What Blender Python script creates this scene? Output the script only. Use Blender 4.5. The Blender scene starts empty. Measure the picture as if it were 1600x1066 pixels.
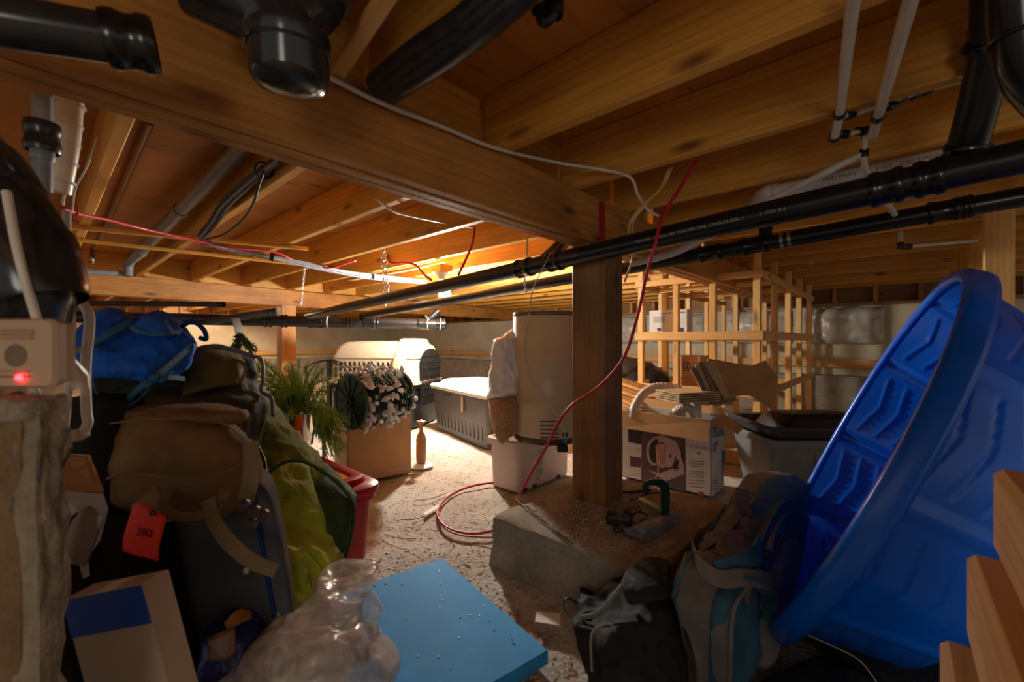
import bpy, bmesh, math, random
import numpy as np
from mathutils import Vector, Matrix, noise as mnoise
random.seed(7); np.random.seed(7)
PI = math.pi
SC = bpy.context.scene
COL = SC.collection
# ---------------------------------------------------------------- camera
YAW = math.radians(47.9)
FPX = 666.0
EYE = Vector((0, 0, 0.80))
FW = Vector((math.sin(YAW), math.cos(YAW), 0)); RT = Vector((math.cos(YAW), -math.sin(YAW), 0)); UP = Vector((0, 0, 1))
cam = bpy.data.cameras.new('camera'); camo = bpy.data.objects.new('camera', cam); COL.objects.link(camo)
cam.sensor_width = 36; cam.lens = 36 * FPX / 1600; cam.clip_start = 0.02; cam.clip_end = 100
camo.location = EYE; camo.rotation_euler = (PI / 2, 0, -YAW)
cam.dof.use_dof = True; cam.dof.focus_distance = 2.6; cam.dof.aperture_fstop = 4.5
SC.camera = camo
# ---------------------------------------------------------------- world, exposure, added fill light and far lamp, both out of view
SC.view_settings.view_transform = 'Standard'; SC.view_settings.look = 'None'
SC.view_settings.gamma = 1; SC.view_settings.use_curve_mapping = False
SC.view_settings.exposure = 0.95
w = bpy.data.worlds.new('world'); SC.world = w; w.use_nodes = True
w.node_tree.nodes['Background'].inputs[0].default_value = (1.0, 0.92, 0.84, 1)
w.node_tree.nodes['Background'].inputs[1].default_value = 0.2

def at(px, py, d):          # a point seen at a photograph pixel, d metres along the view axis
    return EYE + FW * d + RT * ((px - 800) / FPX * d) + UP * ((533 - py) / FPX * d)
def onz(px, py, z):         # ... on the horizontal plane z
    return at(px, py, (EYE.z - z) * FPX / (py - 533))
def onX(px, py, X):
    k = (px - 800) / FPX; return at(px, py, X / (FW.x + RT.x * k))
def onY(px, py, Y):
    k = (px - 800) / FPX; return at(px, py, Y / (FW.y + RT.y * k))
def V(*a): return Vector(a)

def point_lamp(name, loc, power, color, radius):
    l = bpy.data.lights.new(name, 'POINT'); l.energy = power; l.color = color; l.shadow_soft_size = radius
    o = bpy.data.objects.new(name, l); o.location = loc; COL.objects.link(o); return o
BULB = at(695, 460, 3.55)
BULB_POWER = 850.0
point_lamp('fill_light_behind_camera', EYE - FW * 1.3 + RT * -0.1 + UP * 0.1, 8.5, (1.0, 0.90, 0.78), 0.25)  # added soft fill behind the view to lift the foreground, no fixture there
point_lamp('lamp_beyond_far_beam', at(300, 463, 6.5), 70, (1.0, 0.84, 0.60), 0.05)

# ---------------------------------------------------------------- materials
def nt(name):
    m = bpy.data.materials.new(name); m.use_nodes = True
    t = m.node_tree; b = t.nodes['Principled BSDF']; return m, t, b
def N(t, typ, **kw):
    n = t.nodes.new(typ)
    for k, v in kw.items():
        if hasattr(n, k): setattr(n, k, v)
        else: n.inputs[k].default_value = v
    return n
def L(t, a, b): t.links.new(a, b)
def ramp(t, stops):
    r = t.nodes.new('ShaderNodeValToRGB'); e = r.color_ramp.elements
    while len(e) < len(stops): e.new(0.5)
    for q, (p, c) in zip(e, stops): q.position = p; q.color = (*c, 1) if len(c) == 3 else c
    return r
def mixc(t, fac, a, b, typ='MIX'):
    m = t.nodes.new('ShaderNodeMix'); m.data_type = 'RGBA'; m.blend_type = typ
    for i, v in ((0, fac), (6, a), (7, b)):
        if isinstance(v, (int, float)): m.inputs[i].default_value = v
        elif isinstance(v, tuple): m.inputs[i].default_value = (*v, 1)
        else: L(t, v, m.inputs[i])
    return m.outputs[2]
def coords(t, scale=(1, 1, 1), kind='Object', rand=True):
    tc = t.nodes.new('ShaderNodeTexCoord'); mp = t.nodes.new('ShaderNodeMapping'); mp.inputs['Scale'].default_value = scale
    L(t, tc.outputs[kind], mp.inputs['Vector'])
    if rand:
        oi = t.nodes.new('ShaderNodeObjectInfo'); mu = N(t, 'ShaderNodeMath', operation='MULTIPLY'); mu.inputs[1].default_value = 37.0
        L(t, oi.outputs['Random'], mu.inputs[0]); cb = t.nodes.new('ShaderNodeCombineXYZ')
        for i in range(3): L(t, mu.outputs[0], cb.inputs[i])
        L(t, cb.outputs[0], mp.inputs['Location'])
    return mp.outputs[0]
def bump(t, b, h, strength=0.3, dist=0.01):
    n = t.nodes.new('ShaderNodeBump'); n.inputs['Strength'].default_value = strength; n.inputs['Distance'].default_value = dist
    L(t, h, n.inputs['Height']); L(t, n.outputs[0], b.inputs['Normal'])
def plain(name, c, rough=0.5, metal=0.0, var=0.0, scale=20, bmp=0.0, **kw):
    m, t, b = nt(name)
    b.inputs['Roughness'].default_value = rough; b.inputs['Metallic'].default_value = metal
    for k, v in kw.items(): b.inputs[k.replace('_', ' ')].default_value = v
    v = coords(t); n = N(t, 'ShaderNodeTexNoise', Scale=scale, Detail=5.0); L(t, v, n.inputs['Vector'])
    lo = tuple(x * (1 - var) for x in c); hi = tuple(min(1, x * (1 + var * 0.7)) for x in c)
    r = ramp(t, [(0.3, lo), (0.7, hi)]); L(t, n.outputs[0], r.inputs[0]); L(t, r.outputs[0], b.inputs['Base Color'])
    if bmp: bump(t, b, n.outputs[0], bmp, 0.004)
    return m
def wood(name, a, bcol, dark, rough=0.55, knots=True, grain=1.0, stain=0.0):
    # grain runs along the object's own x axis
    m, t, b = nt(name)
    v = coords(t, (1.2, 14, 14)); n1 = N(t, 'ShaderNodeTexNoise', Scale=1.6 * grain, Detail=3.0, Distortion=0.8); L(t, v, n1.inputs['Vector'])
    wv = N(t, 'ShaderNodeTexWave', bands_direction='Z', Scale=0.9 * grain, Distortion=5.0, Detail=2.0); wv.inputs['Detail Scale'].default_value = 0.7
    L(t, v, wv.inputs['Vector'])
    v2 = coords(t, (6, 160, 160)); n2 = N(t, 'ShaderNodeTexNoise', Scale=1.0, Detail=4.0); L(t, v2, n2.inputs['Vector'])
    r = ramp(t, [(0.25, bcol), (0.6, a)]); L(t, n1.outputs[0], r.inputs[0])
    c = mixc(t, 0.0, r.outputs[0], dark)
    mr = N(t, 'ShaderNodeMapRange'); L(t, wv.outputs['Fac'], mr.inputs[0]); mr.inputs[1].default_value = 0.55; mr.inputs[2].default_value = 1.0; mr.inputs[3].default_value = 0; mr.inputs[4].default_value = 0.2
    c = mixc(t, mr.outputs[0], r.outputs[0], dark)
    c = mixc(t, mathn(t, n2.outputs[0], 0.35, 0.75, 0.0, 0.22), c, dark)
    if knots:
        v3 = coords(t, (2.6, 8, 8)); vo = N(t, 'ShaderNodeTexVoronoi', Scale=1.0); L(t, v3, vo.inputs['Vector'])
        c = mixc(t, mathn(t, vo.outputs['Distance'], 0.05, 0.17, 0.85, 0.0), c, tuple(x * 0.35 for x in dark))
    if stain:
        v4 = coords(t, (1, 1, 1)); n4 = N(t, 'ShaderNodeTexNoise', Scale=4.0, Detail=6.0); L(t, v4, n4.inputs['Vector'])
        c = mixc(t, mathn(t, n4.outputs[0], 0.45, 0.7, 0.0, stain), c, tuple(x * 0.4 for x in dark))
    oi = t.nodes.new('ShaderNodeObjectInfo')
    hs = t.nodes.new('ShaderNodeHueSaturation'); L(t, mathn(t, oi.outputs['Random'], 0, 1, 0.82, 1.15), hs.inputs['Value']); L(t, c, hs.inputs['Color'])
    L(t, hs.outputs[0], b.inputs['Base Color']); b.inputs['Roughness'].default_value = rough
    bump(t, b, n2.outputs[0], 0.25, 0.002)
    return m
def mathn(t, sock, a, b_, c, d):
    mr = N(t, 'ShaderNodeMapRange'); L(t, sock, mr.inputs[0])
    for i, x in enumerate((a, b_, c, d)): mr.inputs[i + 1].default_value = x
    return mr.outputs[0]
def fabric(name, c, c2=None, rough=0.85, scale=900, fold=0.0, sheen=0.0, var=0.2):
    m, t, b = nt(name); c2 = c2 or tuple(x * 0.7 for x in c)
    v = coords(t, (1, 1, 1), rand=False); n = N(t, 'ShaderNodeTexNoise', Scale=9.0, Detail=5.0); L(t, v, n.inputs['Vector'])
    r = ramp(t, [(0.35, c2), (0.65, c)]); L(t, n.outputs[0], r.inputs[0]); L(t, r.outputs[0], b.inputs['Base Color'])
    n2 = N(t, 'ShaderNodeTexNoise', Scale=float(scale), Detail=1.0); L(t, v, n2.inputs['Vector'])
    h = n2.outputs[0]
    if fold:
        n3 = N(t, 'ShaderNodeTexNoise', Scale=fold, Detail=4.0, Distortion=1.5); L(t, v, n3.inputs['Vector'])
        ad = N(t, 'ShaderNodeMath', operation='MULTIPLY_ADD'); L(t, n3.outputs[0], ad.inputs[0]); ad.inputs[1].default_value = 6.0; L(t, h, ad.inputs[2]); h = ad.outputs[0]
    bump(t, b, h, 0.35, 0.004)
    b.inputs['Roughness'].default_value = max(rough, .7); b.inputs['Specular IOR Level'].default_value = 0.22
    return m
WOOD = wood('joist_fir', (0.76, 0.39, 0.065), (0.60, 0.27, 0.035), (0.33, 0.115, 0.014))
BEAMW = wood('beam_fir', (0.60, 0.27, 0.055), (0.44, 0.17, 0.03), (0.24, 0.07, 0.013), stain=0.35)
STUDW = wood('stud_pine', (0.86, 0.52, 0.18), (0.76, 0.40, 0.11), (0.50, 0.23, 0.06), grain=1.3)
POSTW = wood('post_treated', (0.42, 0.21, 0.065), (0.29, 0.13, 0.04), (0.13, 0.055, 0.015), stain=0.5)
PLY = wood('plywood', (0.60, 0.25, 0.035), (0.48, 0.175, 0.02), (0.26, 0.065, 0.008), grain=0.5)
OLDW = wood('old_board', (0.50, 0.25, 0.08), (0.36, 0.17, 0.05), (0.2, 0.08, 0.02))

def concrete(name, a, b_, spots=0.5, sc=6.0, rel=0.5):
    m, t, b = nt(name); v = coords(t, rand=False)
    n = N(t, 'ShaderNodeTexNoise', Scale=sc, Detail=9.0, Roughness=0.65); L(t, v, n.inputs['Vector'])
    r = ramp(t, [(0.3, a), (0.68, b_)]); L(t, n.outputs[0], r.inputs[0])
    n2 = N(t, 'ShaderNodeTexNoise', Scale=90.0, Detail=6.0, Roughness=0.7); L(t, v, n2.inputs['Vector'])
    c = mixc(t, mathn(t, n2.outputs[0], 0.5, 0.72, 0.0, spots), r.outputs[0], tuple(x * 0.45 for x in a))
    L(t, c, b.inputs['Base Color']); b.inputs['Roughness'].default_value = 0.95
    bump(t, b, n2.outputs[0], rel, 0.01); return m
CONC = concrete('foundation_concrete', (0.58, 0.50, 0.33), (0.78, 0.70, 0.52), 0.25, 2.2, 0.35)
PADC = concrete('pad_concrete', (0.30, 0.26, 0.20), (0.52, 0.45, 0.34), 0.6, 7, 1.0)
def ground_mat():
    m, t, b = nt('gravel_floor'); v = coords(t, rand=False)
    n = N(t, 'ShaderNodeTexNoise', Scale=1.6, Detail=7.0, Roughness=0.6); L(t, v, n.inputs['Vector'])
    r = ramp(t, [(0.32, (0.42, 0.36, 0.28)), (0.55, (0.56, 0.51, 0.44)), (0.75, (0.66, 0.62, 0.55))]); L(t, n.outputs[0], r.inputs[0])
    vo = N(t, 'ShaderNodeTexVoronoi', Scale=75.0); L(t, v, vo.inputs['Vector'])
    n2 = N(t, 'ShaderNodeTexNoise', Scale=38.0, Detail=9.0, Roughness=0.75); L(t, v, n2.inputs['Vector'])
    c = mixc(t, mathn(t, n2.outputs[0], 0.52, 0.66, 0.0, 0.8), r.outputs[0], (0.20, 0.14, 0.09))
    c = mixc(t, mathn(t, vo.outputs['Distance'], 0.02, 0.35, 0.45, 0.0), c, (0.78, 0.70, 0.58))
    L(t, c, b.inputs['Base Color']); b.inputs['Roughness'].default_value = 1.0
    h = N(t, 'ShaderNodeMath', operation='ADD'); L(t, n2.outputs[0], h.inputs[0]); L(t, vo.outputs['Distance'], h.inputs[1])
    bump(t, b, h.outputs[0], 0.6, 0.006); return m
GROUND = ground_mat()
ABS = plain('black_abs', (0.012, 0.012, 0.013), 0.28, var=0.3, scale=8)
ABSN = plain('near_abs_lightened', (0.024, 0.025, 0.027), 0.16, var=0.4, scale=12)  # foreground pipes: black lightened in the colour, standing in for fill light
ABSF = plain('black_abs_fitting', (0.008, 0.008, 0.009), 0.2, var=0.3, scale=8)
CEMENT = plain('yellow_cement', (0.5, 0.45, 0.12), 0.4)
GREYPVC = plain('grey_pvc', (0.20, 0.21, 0.22), 0.4, var=0.2)
WPVC = plain('white_pvc', (0.62, 0.60, 0.56), 0.4, var=0.1)
PEX = plain('white_pex', (0.66, 0.60, 0.50), 0.35, var=0.1)
COPPER = plain('brown_pipe', (0.22, 0.10, 0.045), 0.4, 0.4, var=0.3)
STEEL = plain('galvanised_steel', (0.45, 0.45, 0.44), 0.35, 0.9, var=0.2)
DKSTEEL = plain('dark_steel', (0.06, 0.055, 0.05), 0.4, 0.8, var=0.2)
WCABLE = plain('white_cable_sheath', (0.72, 0.66, 0.56), 0.45, var=0.1)
YCABLE = plain('yellow_cable_sheath', (0.75, 0.42, 0.08), 0.45, var=0.1)
RCABLE = plain('red_cable_sheath', (0.55, 0.012, 0.03), 0.4, var=0.1)
GCABLE = plain('grey_cable_sheath', (0.20, 0.21, 0.24), 0.3, var=0.2)
BCABLE = plain('black_cable_sheath', (0.015, 0.014, 0.013), 0.4)
REDP = plain('red_paint', (0.40, 0.012, 0.008), 0.5)
YPLAS = plain('yellow_plastic_box', (0.85, 0.42, 0.03), 0.4)
CARD = plain('brown_cardboard', (0.52, 0.29, 0.13), 0.8, var=0.12, scale=6, bmp=0.1)
CARD2 = plain('pale_cardboard', (0.60, 0.42, 0.24), 0.8, var=0.12, scale=6)
CARDIN = plain('cardboard_inside', (0.62, 0.37, 0.16), 0.85, var=0.12, scale=9)
WPRINT = plain('white_print', (0.66, 0.62, 0.58), 0.6, var=0.05)
INK = plain('dark_ink', (0.03, 0.03, 0.04), 0.6)
BEIGE = plain('beige_plastic', (0.66, 0.54, 0.38), 0.35, var=0.06)
BEIGELID = plain('beige_lid', (0.68, 0.60, 0.48), 0.35, var=0.06)
DGREY = plain('dark_grey_plastic', (0.10, 0.085, 0.08), 0.4, var=0.15)
TGREY = plain('grey_tote_plastic', (0.20, 0.205, 0.215), 0.4, var=0.12)
TDARK = plain('slate_lid_plastic', (0.045, 0.05, 0.055), 0.35, var=0.2)
WBIN = plain('white_bin_plastic', (0.72, 0.60, 0.54), 0.35, var=0.04)
TANKM = plain('almond_tank_paint', (0.56, 0.45, 0.28), 0.35, var=0.05)
REDPL = plain('red_tote_plastic', (0.50, 0.005, 0.008), 0.35, var=0.08)
ORGPL = plain('orange_lid_plastic', (0.85, 0.24, 0.02), 0.35, var=0.08)
BLACKP = plain('black_plastic', (0.012, 0.012, 0.012), 0.4)
GREENP = plain('dark_green_plastic', (0.01, 0.06, 0.04), 0.35, var=0.2)
GREENW = plain('dark_green_wire', (0.008, 0.05, 0.035), 0.5)
MILKY = plain('frosted_white_bulb', (0.75, 0.74, 0.72), 0.25)
BLUEF = plain('blue_foam', (0.015, 0.34, 0.80), 0.75, var=0.14, scale=5, bmp=0.3)
POOLM = plain('blue_pool_plastic', (0.0, 0.14, 0.85), 0.24, var=0.05, scale=3)
CHROME = plain('chrome', (0.75, 0.72, 0.68), 0.1, 1.0)
REDTAG = plain('red_tag_card', (0.85, 0.035, 0.01), 0.7)
def glow(name, c, s):
    m, t, b = nt(name); b.inputs['Base Color'].default_value = (*c, 1); b.inputs['Emission Color'].default_value = (*c, 1); b.inputs['Emission Strength'].default_value = s; return m

# ---------------------------------------------------------------- object helpers
WM = {}
def setm(o, M, parent=None):
    WM[o.name] = M.copy()
    if parent is not None:
        o.parent = parent; o.matrix_basis = WM[parent.name].inverted() @ M
    else: o.matrix_basis = M
def link(name, me, M=None, parent=None, mats=None):
    o = bpy.data.objects.new(name, me); COL.objects.link(o)
    if M is None: M = Matrix.Translation(WM[parent.name].translation) if parent is not None else Matrix()
    setm(o, M, parent); return o
def thing(name, loc, label, cat, group=None):
    o = bpy.data.objects.new(name, None); COL.objects.link(o); o.empty_display_size = 0.05
    setm(o, Matrix.Translation(Vector(loc))); o['label'] = label; o['category'] = cat
    if group: o['group'] = group
    return o
def tag(o, label, cat, group=None):
    o['label'] = label; o['category'] = cat
    if group: o['group'] = group
    return o
def struct(name, loc=(0, 0, 0)):
    o = bpy.data.objects.new(name, None); COL.objects.link(o); o.empty_display_size = 0.05
    setm(o, Matrix.Translation(Vector(loc))); o['kind'] = 'structure'; return o
def mesh(name, vs, fs, mat, parent=None, smooth=False, origin=None, M=None, sharp=None):
    """vs in world coordinates"""
    me = bpy.data.meshes.new(name)
    if M is None:
        if origin is None:
            if parent is not None: origin = WM[parent.name].translation
            else:
                a = np.array([tuple(v) for v in vs]); origin = Vector((float(a[:, 0].mean()), float(a[:, 1].mean()), float(a[:, 2].min())))
        M = Matrix.Translation(Vector(origin))
    Mi = np.array(M.inverted()); a = np.array([tuple(v) for v in vs], float)
    a = a @ Mi[:3, :3].T + Mi[:3, 3]
    me.from_pydata(a.tolist(), [], [tuple(f) for f in fs])
    ms = mat if isinstance(mat, (list, tuple)) else [mat]
    for x in ms: me.materials.append(x)
    if smooth: me.shade_smooth()
    if sharp: me.set_sharp_from_angle(angle=math.radians(sharp))
    me.update()
    return link(name, me, M, parent)
class G:      # geometry collector
    def __init__(s): s.v = []; s.f = []
    def add(s, v, f):
        k = len(s.v); s.v += [Vector(x) for x in v]; s.f += [tuple(i + k for i in q) for q in f]; return s
    def build(s, name, mat, parent=None, smooth=False, **kw): return mesh(name, s.v, s.f, mat, parent, smooth, **kw)
def frame(x, up=UP):
    x = Vector(x).normalized(); y = Vector(up).cross(x)
    if y.length < 1e-6: y = Vector((0, 1, 0)).cross(x) if abs(x.y) < .9 else Vector((1, 0, 0)).cross(x)
    y.normalize(); z = x.cross(y); return x, y, z
def boxg(c, dx, dy, dz, X=Vector((1, 0, 0)), Y=Vector((0, 1, 0)), Z=UP, taper=1.0):
    """box with base centre c; taper scales the bottom"""
    v = []
    for k, s in ((0, taper), (1, 1.0)):
        for a, b in ((-1, -1), (1, -1), (1, 1), (-1, 1)):
            v.append(Vector(c) + X * (a * dx / 2 * s) + Y * (b * dy / 2 * s) + Z * (dz * k))
    return v, [(3, 2, 1, 0), (4, 5, 6, 7), (0, 1, 5, 4), (1, 2, 6, 5), (2, 3, 7, 6), (3, 0, 4, 7)]
def lumber(name, p0, p1, w, h, mat, parent=None, up=UP, ch=0.004, key=None):
    """a sawn board from p0 to p1 (centre line), w across, h along up; own x axis runs along it"""
    p0 = Vector(p0); p1 = Vector(p1); x, y, z = frame(p1 - p0, up); ln = (p1 - p0).length
    prof = []
    a, b = w / 2, h / 2
    for sx, sy, o in ((1, 1, 0), (-1, 1, 1), (-1, -1, 0), (1, -1, 1)):
        q = [(sx * a, sy * (b - ch)), (sx * (a - ch), sy * b)]
        prof += q if o == 0 else q[::-1]
    vs = [(xx, px_, pz) for xx in (0, ln) for px_, pz in prof]
    fs = [(i, (i + 1) % 8, 8 + (i + 1) % 8, 8 + i) for i in range(8)] + [tuple(range(7, -1, -1)), tuple(range(8, 16))]
    me = bpy.data.meshes.new(name); me.from_pydata(vs, [], fs); me.materials.append(mat)
    M = Matrix.Translation(p0) @ Matrix(((x.x, y.x, z.x, 0), (x.y, y.y, z.y, 0), (x.z, y.z, z.z, 0), (0, 0, 0, 1)))
    return link(name, me, M, parent)
def cat(P, n):
    """Catmull-Rom through the rows of P, n points per span"""
    P = np.array(P, float); Q = np.vstack([2 * P[:1] - P[1:2], P, 2 * P[-1:] - P[-2:-1]]); out = []
    for i in range(len(P) - 1):
        a, b, c, d = Q[i:i + 4]
        for k in range(n):
            t = k / n; out.append(0.5 * ((2 * b) + (-a + c) * t + (2 * a - 5 * b + 4 * c - d) * t * t + (-a + 3 * b - 3 * c + d) * t ** 3))
    out.append(P[-1]); return np.array(out)
def tubeg(pts, r, n=10, smooth=0, caps=True, rr=None):
    P = np.array([tuple(p) for p in pts], float)
    if smooth: P = cat(P, smooth)
    m = len(P); R = np.full(m, r, float) if rr is None else np.interp(np.linspace(0, 1, m), np.linspace(0, 1, len(rr)), rr)
    T = np.gradient(P, axis=0); T /= np.linalg.norm(T, axis=1)[:, None] + 1e-12
    u = np.cross(T[0], [0, 0, 1.0]);
    if np.linalg.norm(u) < 1e-3: u = np.cross(T[0], [1.0, 0, 0])
    u /= np.linalg.norm(u); vs = []
    for i in range(m):
        u = u - T[i] * (u @ T[i]); u /= np.linalg.norm(u); w_ = np.cross(T[i], u)
        for k in range(n):
            a = 2 * PI * k / n; vs.append(P[i] + R[i] * (math.cos(a) * u + math.sin(a) * w_))
    fs = [(i * n + k, i * n + (k + 1) % n, (i + 1) * n + (k + 1) % n, (i + 1) * n + k) for i in range(m - 1) for k in range(n)]
    if caps: fs += [tuple(range(n - 1, -1, -1)), tuple((m - 1) * n + k for k in range(n))]
    return vs, fs
def tube(name, pts, r, mat, parent=None, n=10, smooth=0, **kw):
    v, f = tubeg(pts, r, n, smooth); return mesh(name, v, f, mat, parent, True, sharp=50, **kw)
def latheg(prof, c, axis=UP, n=32, arc=(0, 2 * PI)):
    """prof: (radius, distance along axis)"""
    x, y, z = frame(axis, Vector((0.3, 0.9, 0.1)) if abs(Vector(axis).normalized().z) > .9 else UP); c = Vector(c); vs = []; m = len(prof)
    for r, h in prof:
        for k in range(n):
            a = 2 * PI * k / n; vs.append(c + x * h + y * (r * math.cos(a)) + z * (r * math.sin(a)))
    fs = [(i * n + k, i * n + (k + 1) % n, (i + 1) * n + (k + 1) % n, (i + 1) * n + k) for i in range(m - 1) for k in range(n)]
    return vs, fs
def lathe(name, prof, c, mat, parent=None, axis=UP, n=32, sharp=40, **kw):
    v, f = latheg(prof, c, axis, n); return mesh(name, v, f, mat, parent, True, sharp=sharp, **kw)
def rrect(dx, dy, r, n=4):
    out = []
    for sx, sy, a0 in ((1, 1, 0), (-1, 1, 90), (-1, -1, 180), (1, -1, 270)):
        for k in range(n + 1):
            a = math.radians(a0 + 90 * k / n); out.append((sx * (dx / 2 - r) + r * math.cos(a), sy * (dy / 2 - r) + r * math.sin(a)))
    return out
def stackg(layers, c, X, Y, Z=UP, closed=True, n=4):
    """rounded rectangles stacked: layers of (z, dx, dy, radius)"""
    vs = []; m = 4 * (n + 1)
    for z, dx, dy, r in layers:
        for a, b in rrect(dx, dy, r, n): vs.append(Vector(c) + X * a + Y * b + Z * z)
    fs = [(i * m + k, i * m + (k + 1) % m, (i + 1) * m + (k + 1) % m, (i + 1) * m + k) for i in range(len(layers) - 1) for k in range(m)]
    if closed: fs += [tuple(range(m - 1, -1, -1)), tuple((len(layers) - 1) * m + k for k in range(m))]
    return vs, fs
def ridged(p, f, o=3):
    s = 0; a = 1
    for _ in range(o):
        s += a * (1 - abs(mnoise.noise(p * f)) * 2) ; f *= 2.1; a *= 0.5
    return s
def patchg(grid, thick, nu=6, nv=6, amp=0.0, freq=6.0, away=None, stretch=(1, 1, 1), seed=0, edge=0.4):
    """smooth sheet through a grid of points, wrinkled, closed behind at a distance thick along 'away'"""
    Gd = np.array([[tuple(p) for p in row] for row in grid], float)
    A = np.array([cat(Gd[i], nu) for i in range(Gd.shape[0])])
    A = np.transpose(np.array([cat(A[:, j], nv) for j in range(A.shape[1])]), (1, 0, 2))
    m, n = A.shape[:2]
    du = np.gradient(A, axis=1); dv = np.gradient(A, axis=0); Nn = np.cross(du, dv); Nn /= np.linalg.norm(Nn, axis=2)[:, :, None] + 1e-12
    aw = np.array(tuple(away if away is not None else FW), float)
    if (Nn.reshape(-1, 3) @ aw).mean() > 0: Nn = -Nn
    B = A.copy(); of = Vector((seed * 3.1, seed * 1.7, seed))
    for i in range(m):
        for j in range(n):
            e = min(i, m - 1 - i, j, n - 1 - j) / 4.0; e = edge + (1 - edge) * min(1, e)
            p = Vector(A[i, j]); q = Vector((p.x * stretch[0], p.y * stretch[1], p.z * stretch[2])) + of
            if amp: B[i, j] = A[i, j] + Nn[i, j] * amp * (ridged(q, freq) - 0.6)
            # rounded edges
            k = min(i, m - 1 - i, j, n - 1 - j)
            B[i, j] += aw * thick * 0.42 * (max(0, 1 - k / 3.0)) ** 2
    Bk = A + aw * thick
    vs = list(B.reshape(-1, 3)) + list(Bk.reshape(-1, 3)); K = m * n; fs = []
    for i in range(m - 1):
        for j in range(n - 1):
            a = i * n + j; fs.append((a, a + 1, a + n + 1, a + n)); fs.append((K + a, K + a + n, K + a + n + 1, K + a + 1))
    bd = [j for j in range(n)] + [i * n + n - 1 for i in range(1, m)] + [(m - 1) * n + j for j in range(n - 2, -1, -1)] + [i * n for i in range(m - 2, 0, -1)]
    for a, b in zip(bd, bd[1:] + bd[:1]): fs.append((a, K + a, K + b, b))
    return vs, fs
def patch(name, grid, thick, mat, parent=None, **kw):
    v, f = patchg(grid, thick, **kw); return mesh(name, v, f, mat, parent, True)
def strap(name, pts, wdt, mat, parent=None, thick=0.003, side=None, smooth=6):
    """flat band along pts, width across 'side'"""
    P = cat([tuple(p) for p in pts], smooth); T = np.gradient(P, axis=0); T /= np.linalg.norm(T, axis=1)[:, None]
    S = np.array(tuple(side), float) if side is not None else None; vs = []; fs = []
    for i in range(len(P)):
        vv = np.array(tuple(FW)); s = S - T[i] * (S @ T[i]) if S is not None else np.cross(T[i], vv); s = s / (np.linalg.norm(s) + 1e-9)
        nn = np.cross(T[i], s)
        for a, b in ((-1, -1), (1, -1), (1, 1), (-1, 1)): vs.append(P[i] + s * a * wdt / 2 + nn * b * thick / 2)
    m = len(P)
    for i in range(m - 1):
        for k in range(4): fs.append((i * 4 + k, i * 4 + (k + 1) % 4, (i + 1) * 4 + (k + 1) % 4, (i + 1) * 4 + k))
    fs += [(3, 2, 1, 0), tuple((m - 1) * 4 + k for k in range(4))]
    return mesh(name, vs, fs, mat, parent, True, sharp=40)
def text(name, s, loc, xdir, ydir, size, mat, parent, extrude=0.0005):
    c = bpy.data.curves.new(name, 'FONT'); c.body = s; c.size = size; c.extrude = extrude; c.align_x = 'LEFT'
    o = bpy.data.objects.new(name, c); COL.objects.link(o)
    bpy.context.view_layer.update(); dg = bpy.context.evaluated_depsgraph_get(); me = bpy.data.meshes.new_from_object(o.evaluated_get(dg))
    bpy.data.objects.remove(o); me.materials.clear(); me.materials.append(mat)
    x = Vector(xdir).normalized(); z = x.cross(Vector(ydir)).normalized(); y = z.cross(x)
    M = Matrix(((x.x, y.x, z.x, loc[0]), (x.y, y.y, z.y, loc[1]), (x.z, y.z, z.z, loc[2]), (0, 0, 0, 1)))
    return link(name, me, M, parent)
def quad(name, pts, mat, parent, off=None, th=0.001):
    """thin flat polygon with a little thickness along off"""
    pts = [Vector(p) for p in pts]; n = (pts[1] - pts[0]).cross(pts[2] - pts[0]).normalized() if off is None else Vector(off).normalized()
    k = len(pts); vs = pts + [p + n * th for p in pts]
    fs = [tuple(range(k - 1, -1, -1)), tuple(range(k, 2 * k))] + [(i, (i + 1) % k, k + (i + 1) % k, k + i) for i in range(k)]
    return mesh(name, vs, fs, mat, parent)
# ================================================================ SETTING
XA = Vector((1, 0, 0)); YA = Vector((0, 1, 0))
JB, JT, BB = 1.3665, 1.5505, 1.185      # joist bottom, joist top, beam bottom
# ---- floor
def ground_h(x, y):
    p = Vector((x, y, 0)); h = 0.018 * mnoise.noise(p * 1.3) + 0.010 * mnoise.noise(p * 5) + 0.004 * mnoise.noise(p * 17)
    far = max(0, min(1, (x * FW.x + y * FW.y - 4) / 4)); return h - 0.012 + 0.05 * far
def make_floor():
    xs = np.concatenate([np.arange(-4, -0.8, 0.4), np.arange(-0.8, 3.4, 0.022), np.arange(3.4, 6.3, 0.1)])
    ys = np.concatenate([np.arange(-4.4, -0.9, 0.35), np.arange(-0.9, 3.6, 0.022), np.arange(3.6, 10.3, 0.12)])
    vs = [(x, y, ground_h(x, y)) for y in ys for x in xs]; n = len(xs)
    fs = [(j * n + i, j * n + i + 1, (j + 1) * n + i + 1, (j + 1) * n + i) for j in range(len(ys) - 1) for i in range(n - 1)]
    o = mesh('floor', vs, fs, GROUND, None, True, origin=(0, 0, 0)); o['kind'] = 'structure'; return o
floor = make_floor()
PEB = concrete('pebble_stone', (0.34, 0.28, 0.21), (0.66, 0.58, 0.47), 0.4, 40, 0.3)
CHIP = plain('wood_chip', (0.55, 0.33, 0.14), 0.8, var=0.4, scale=60)
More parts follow.
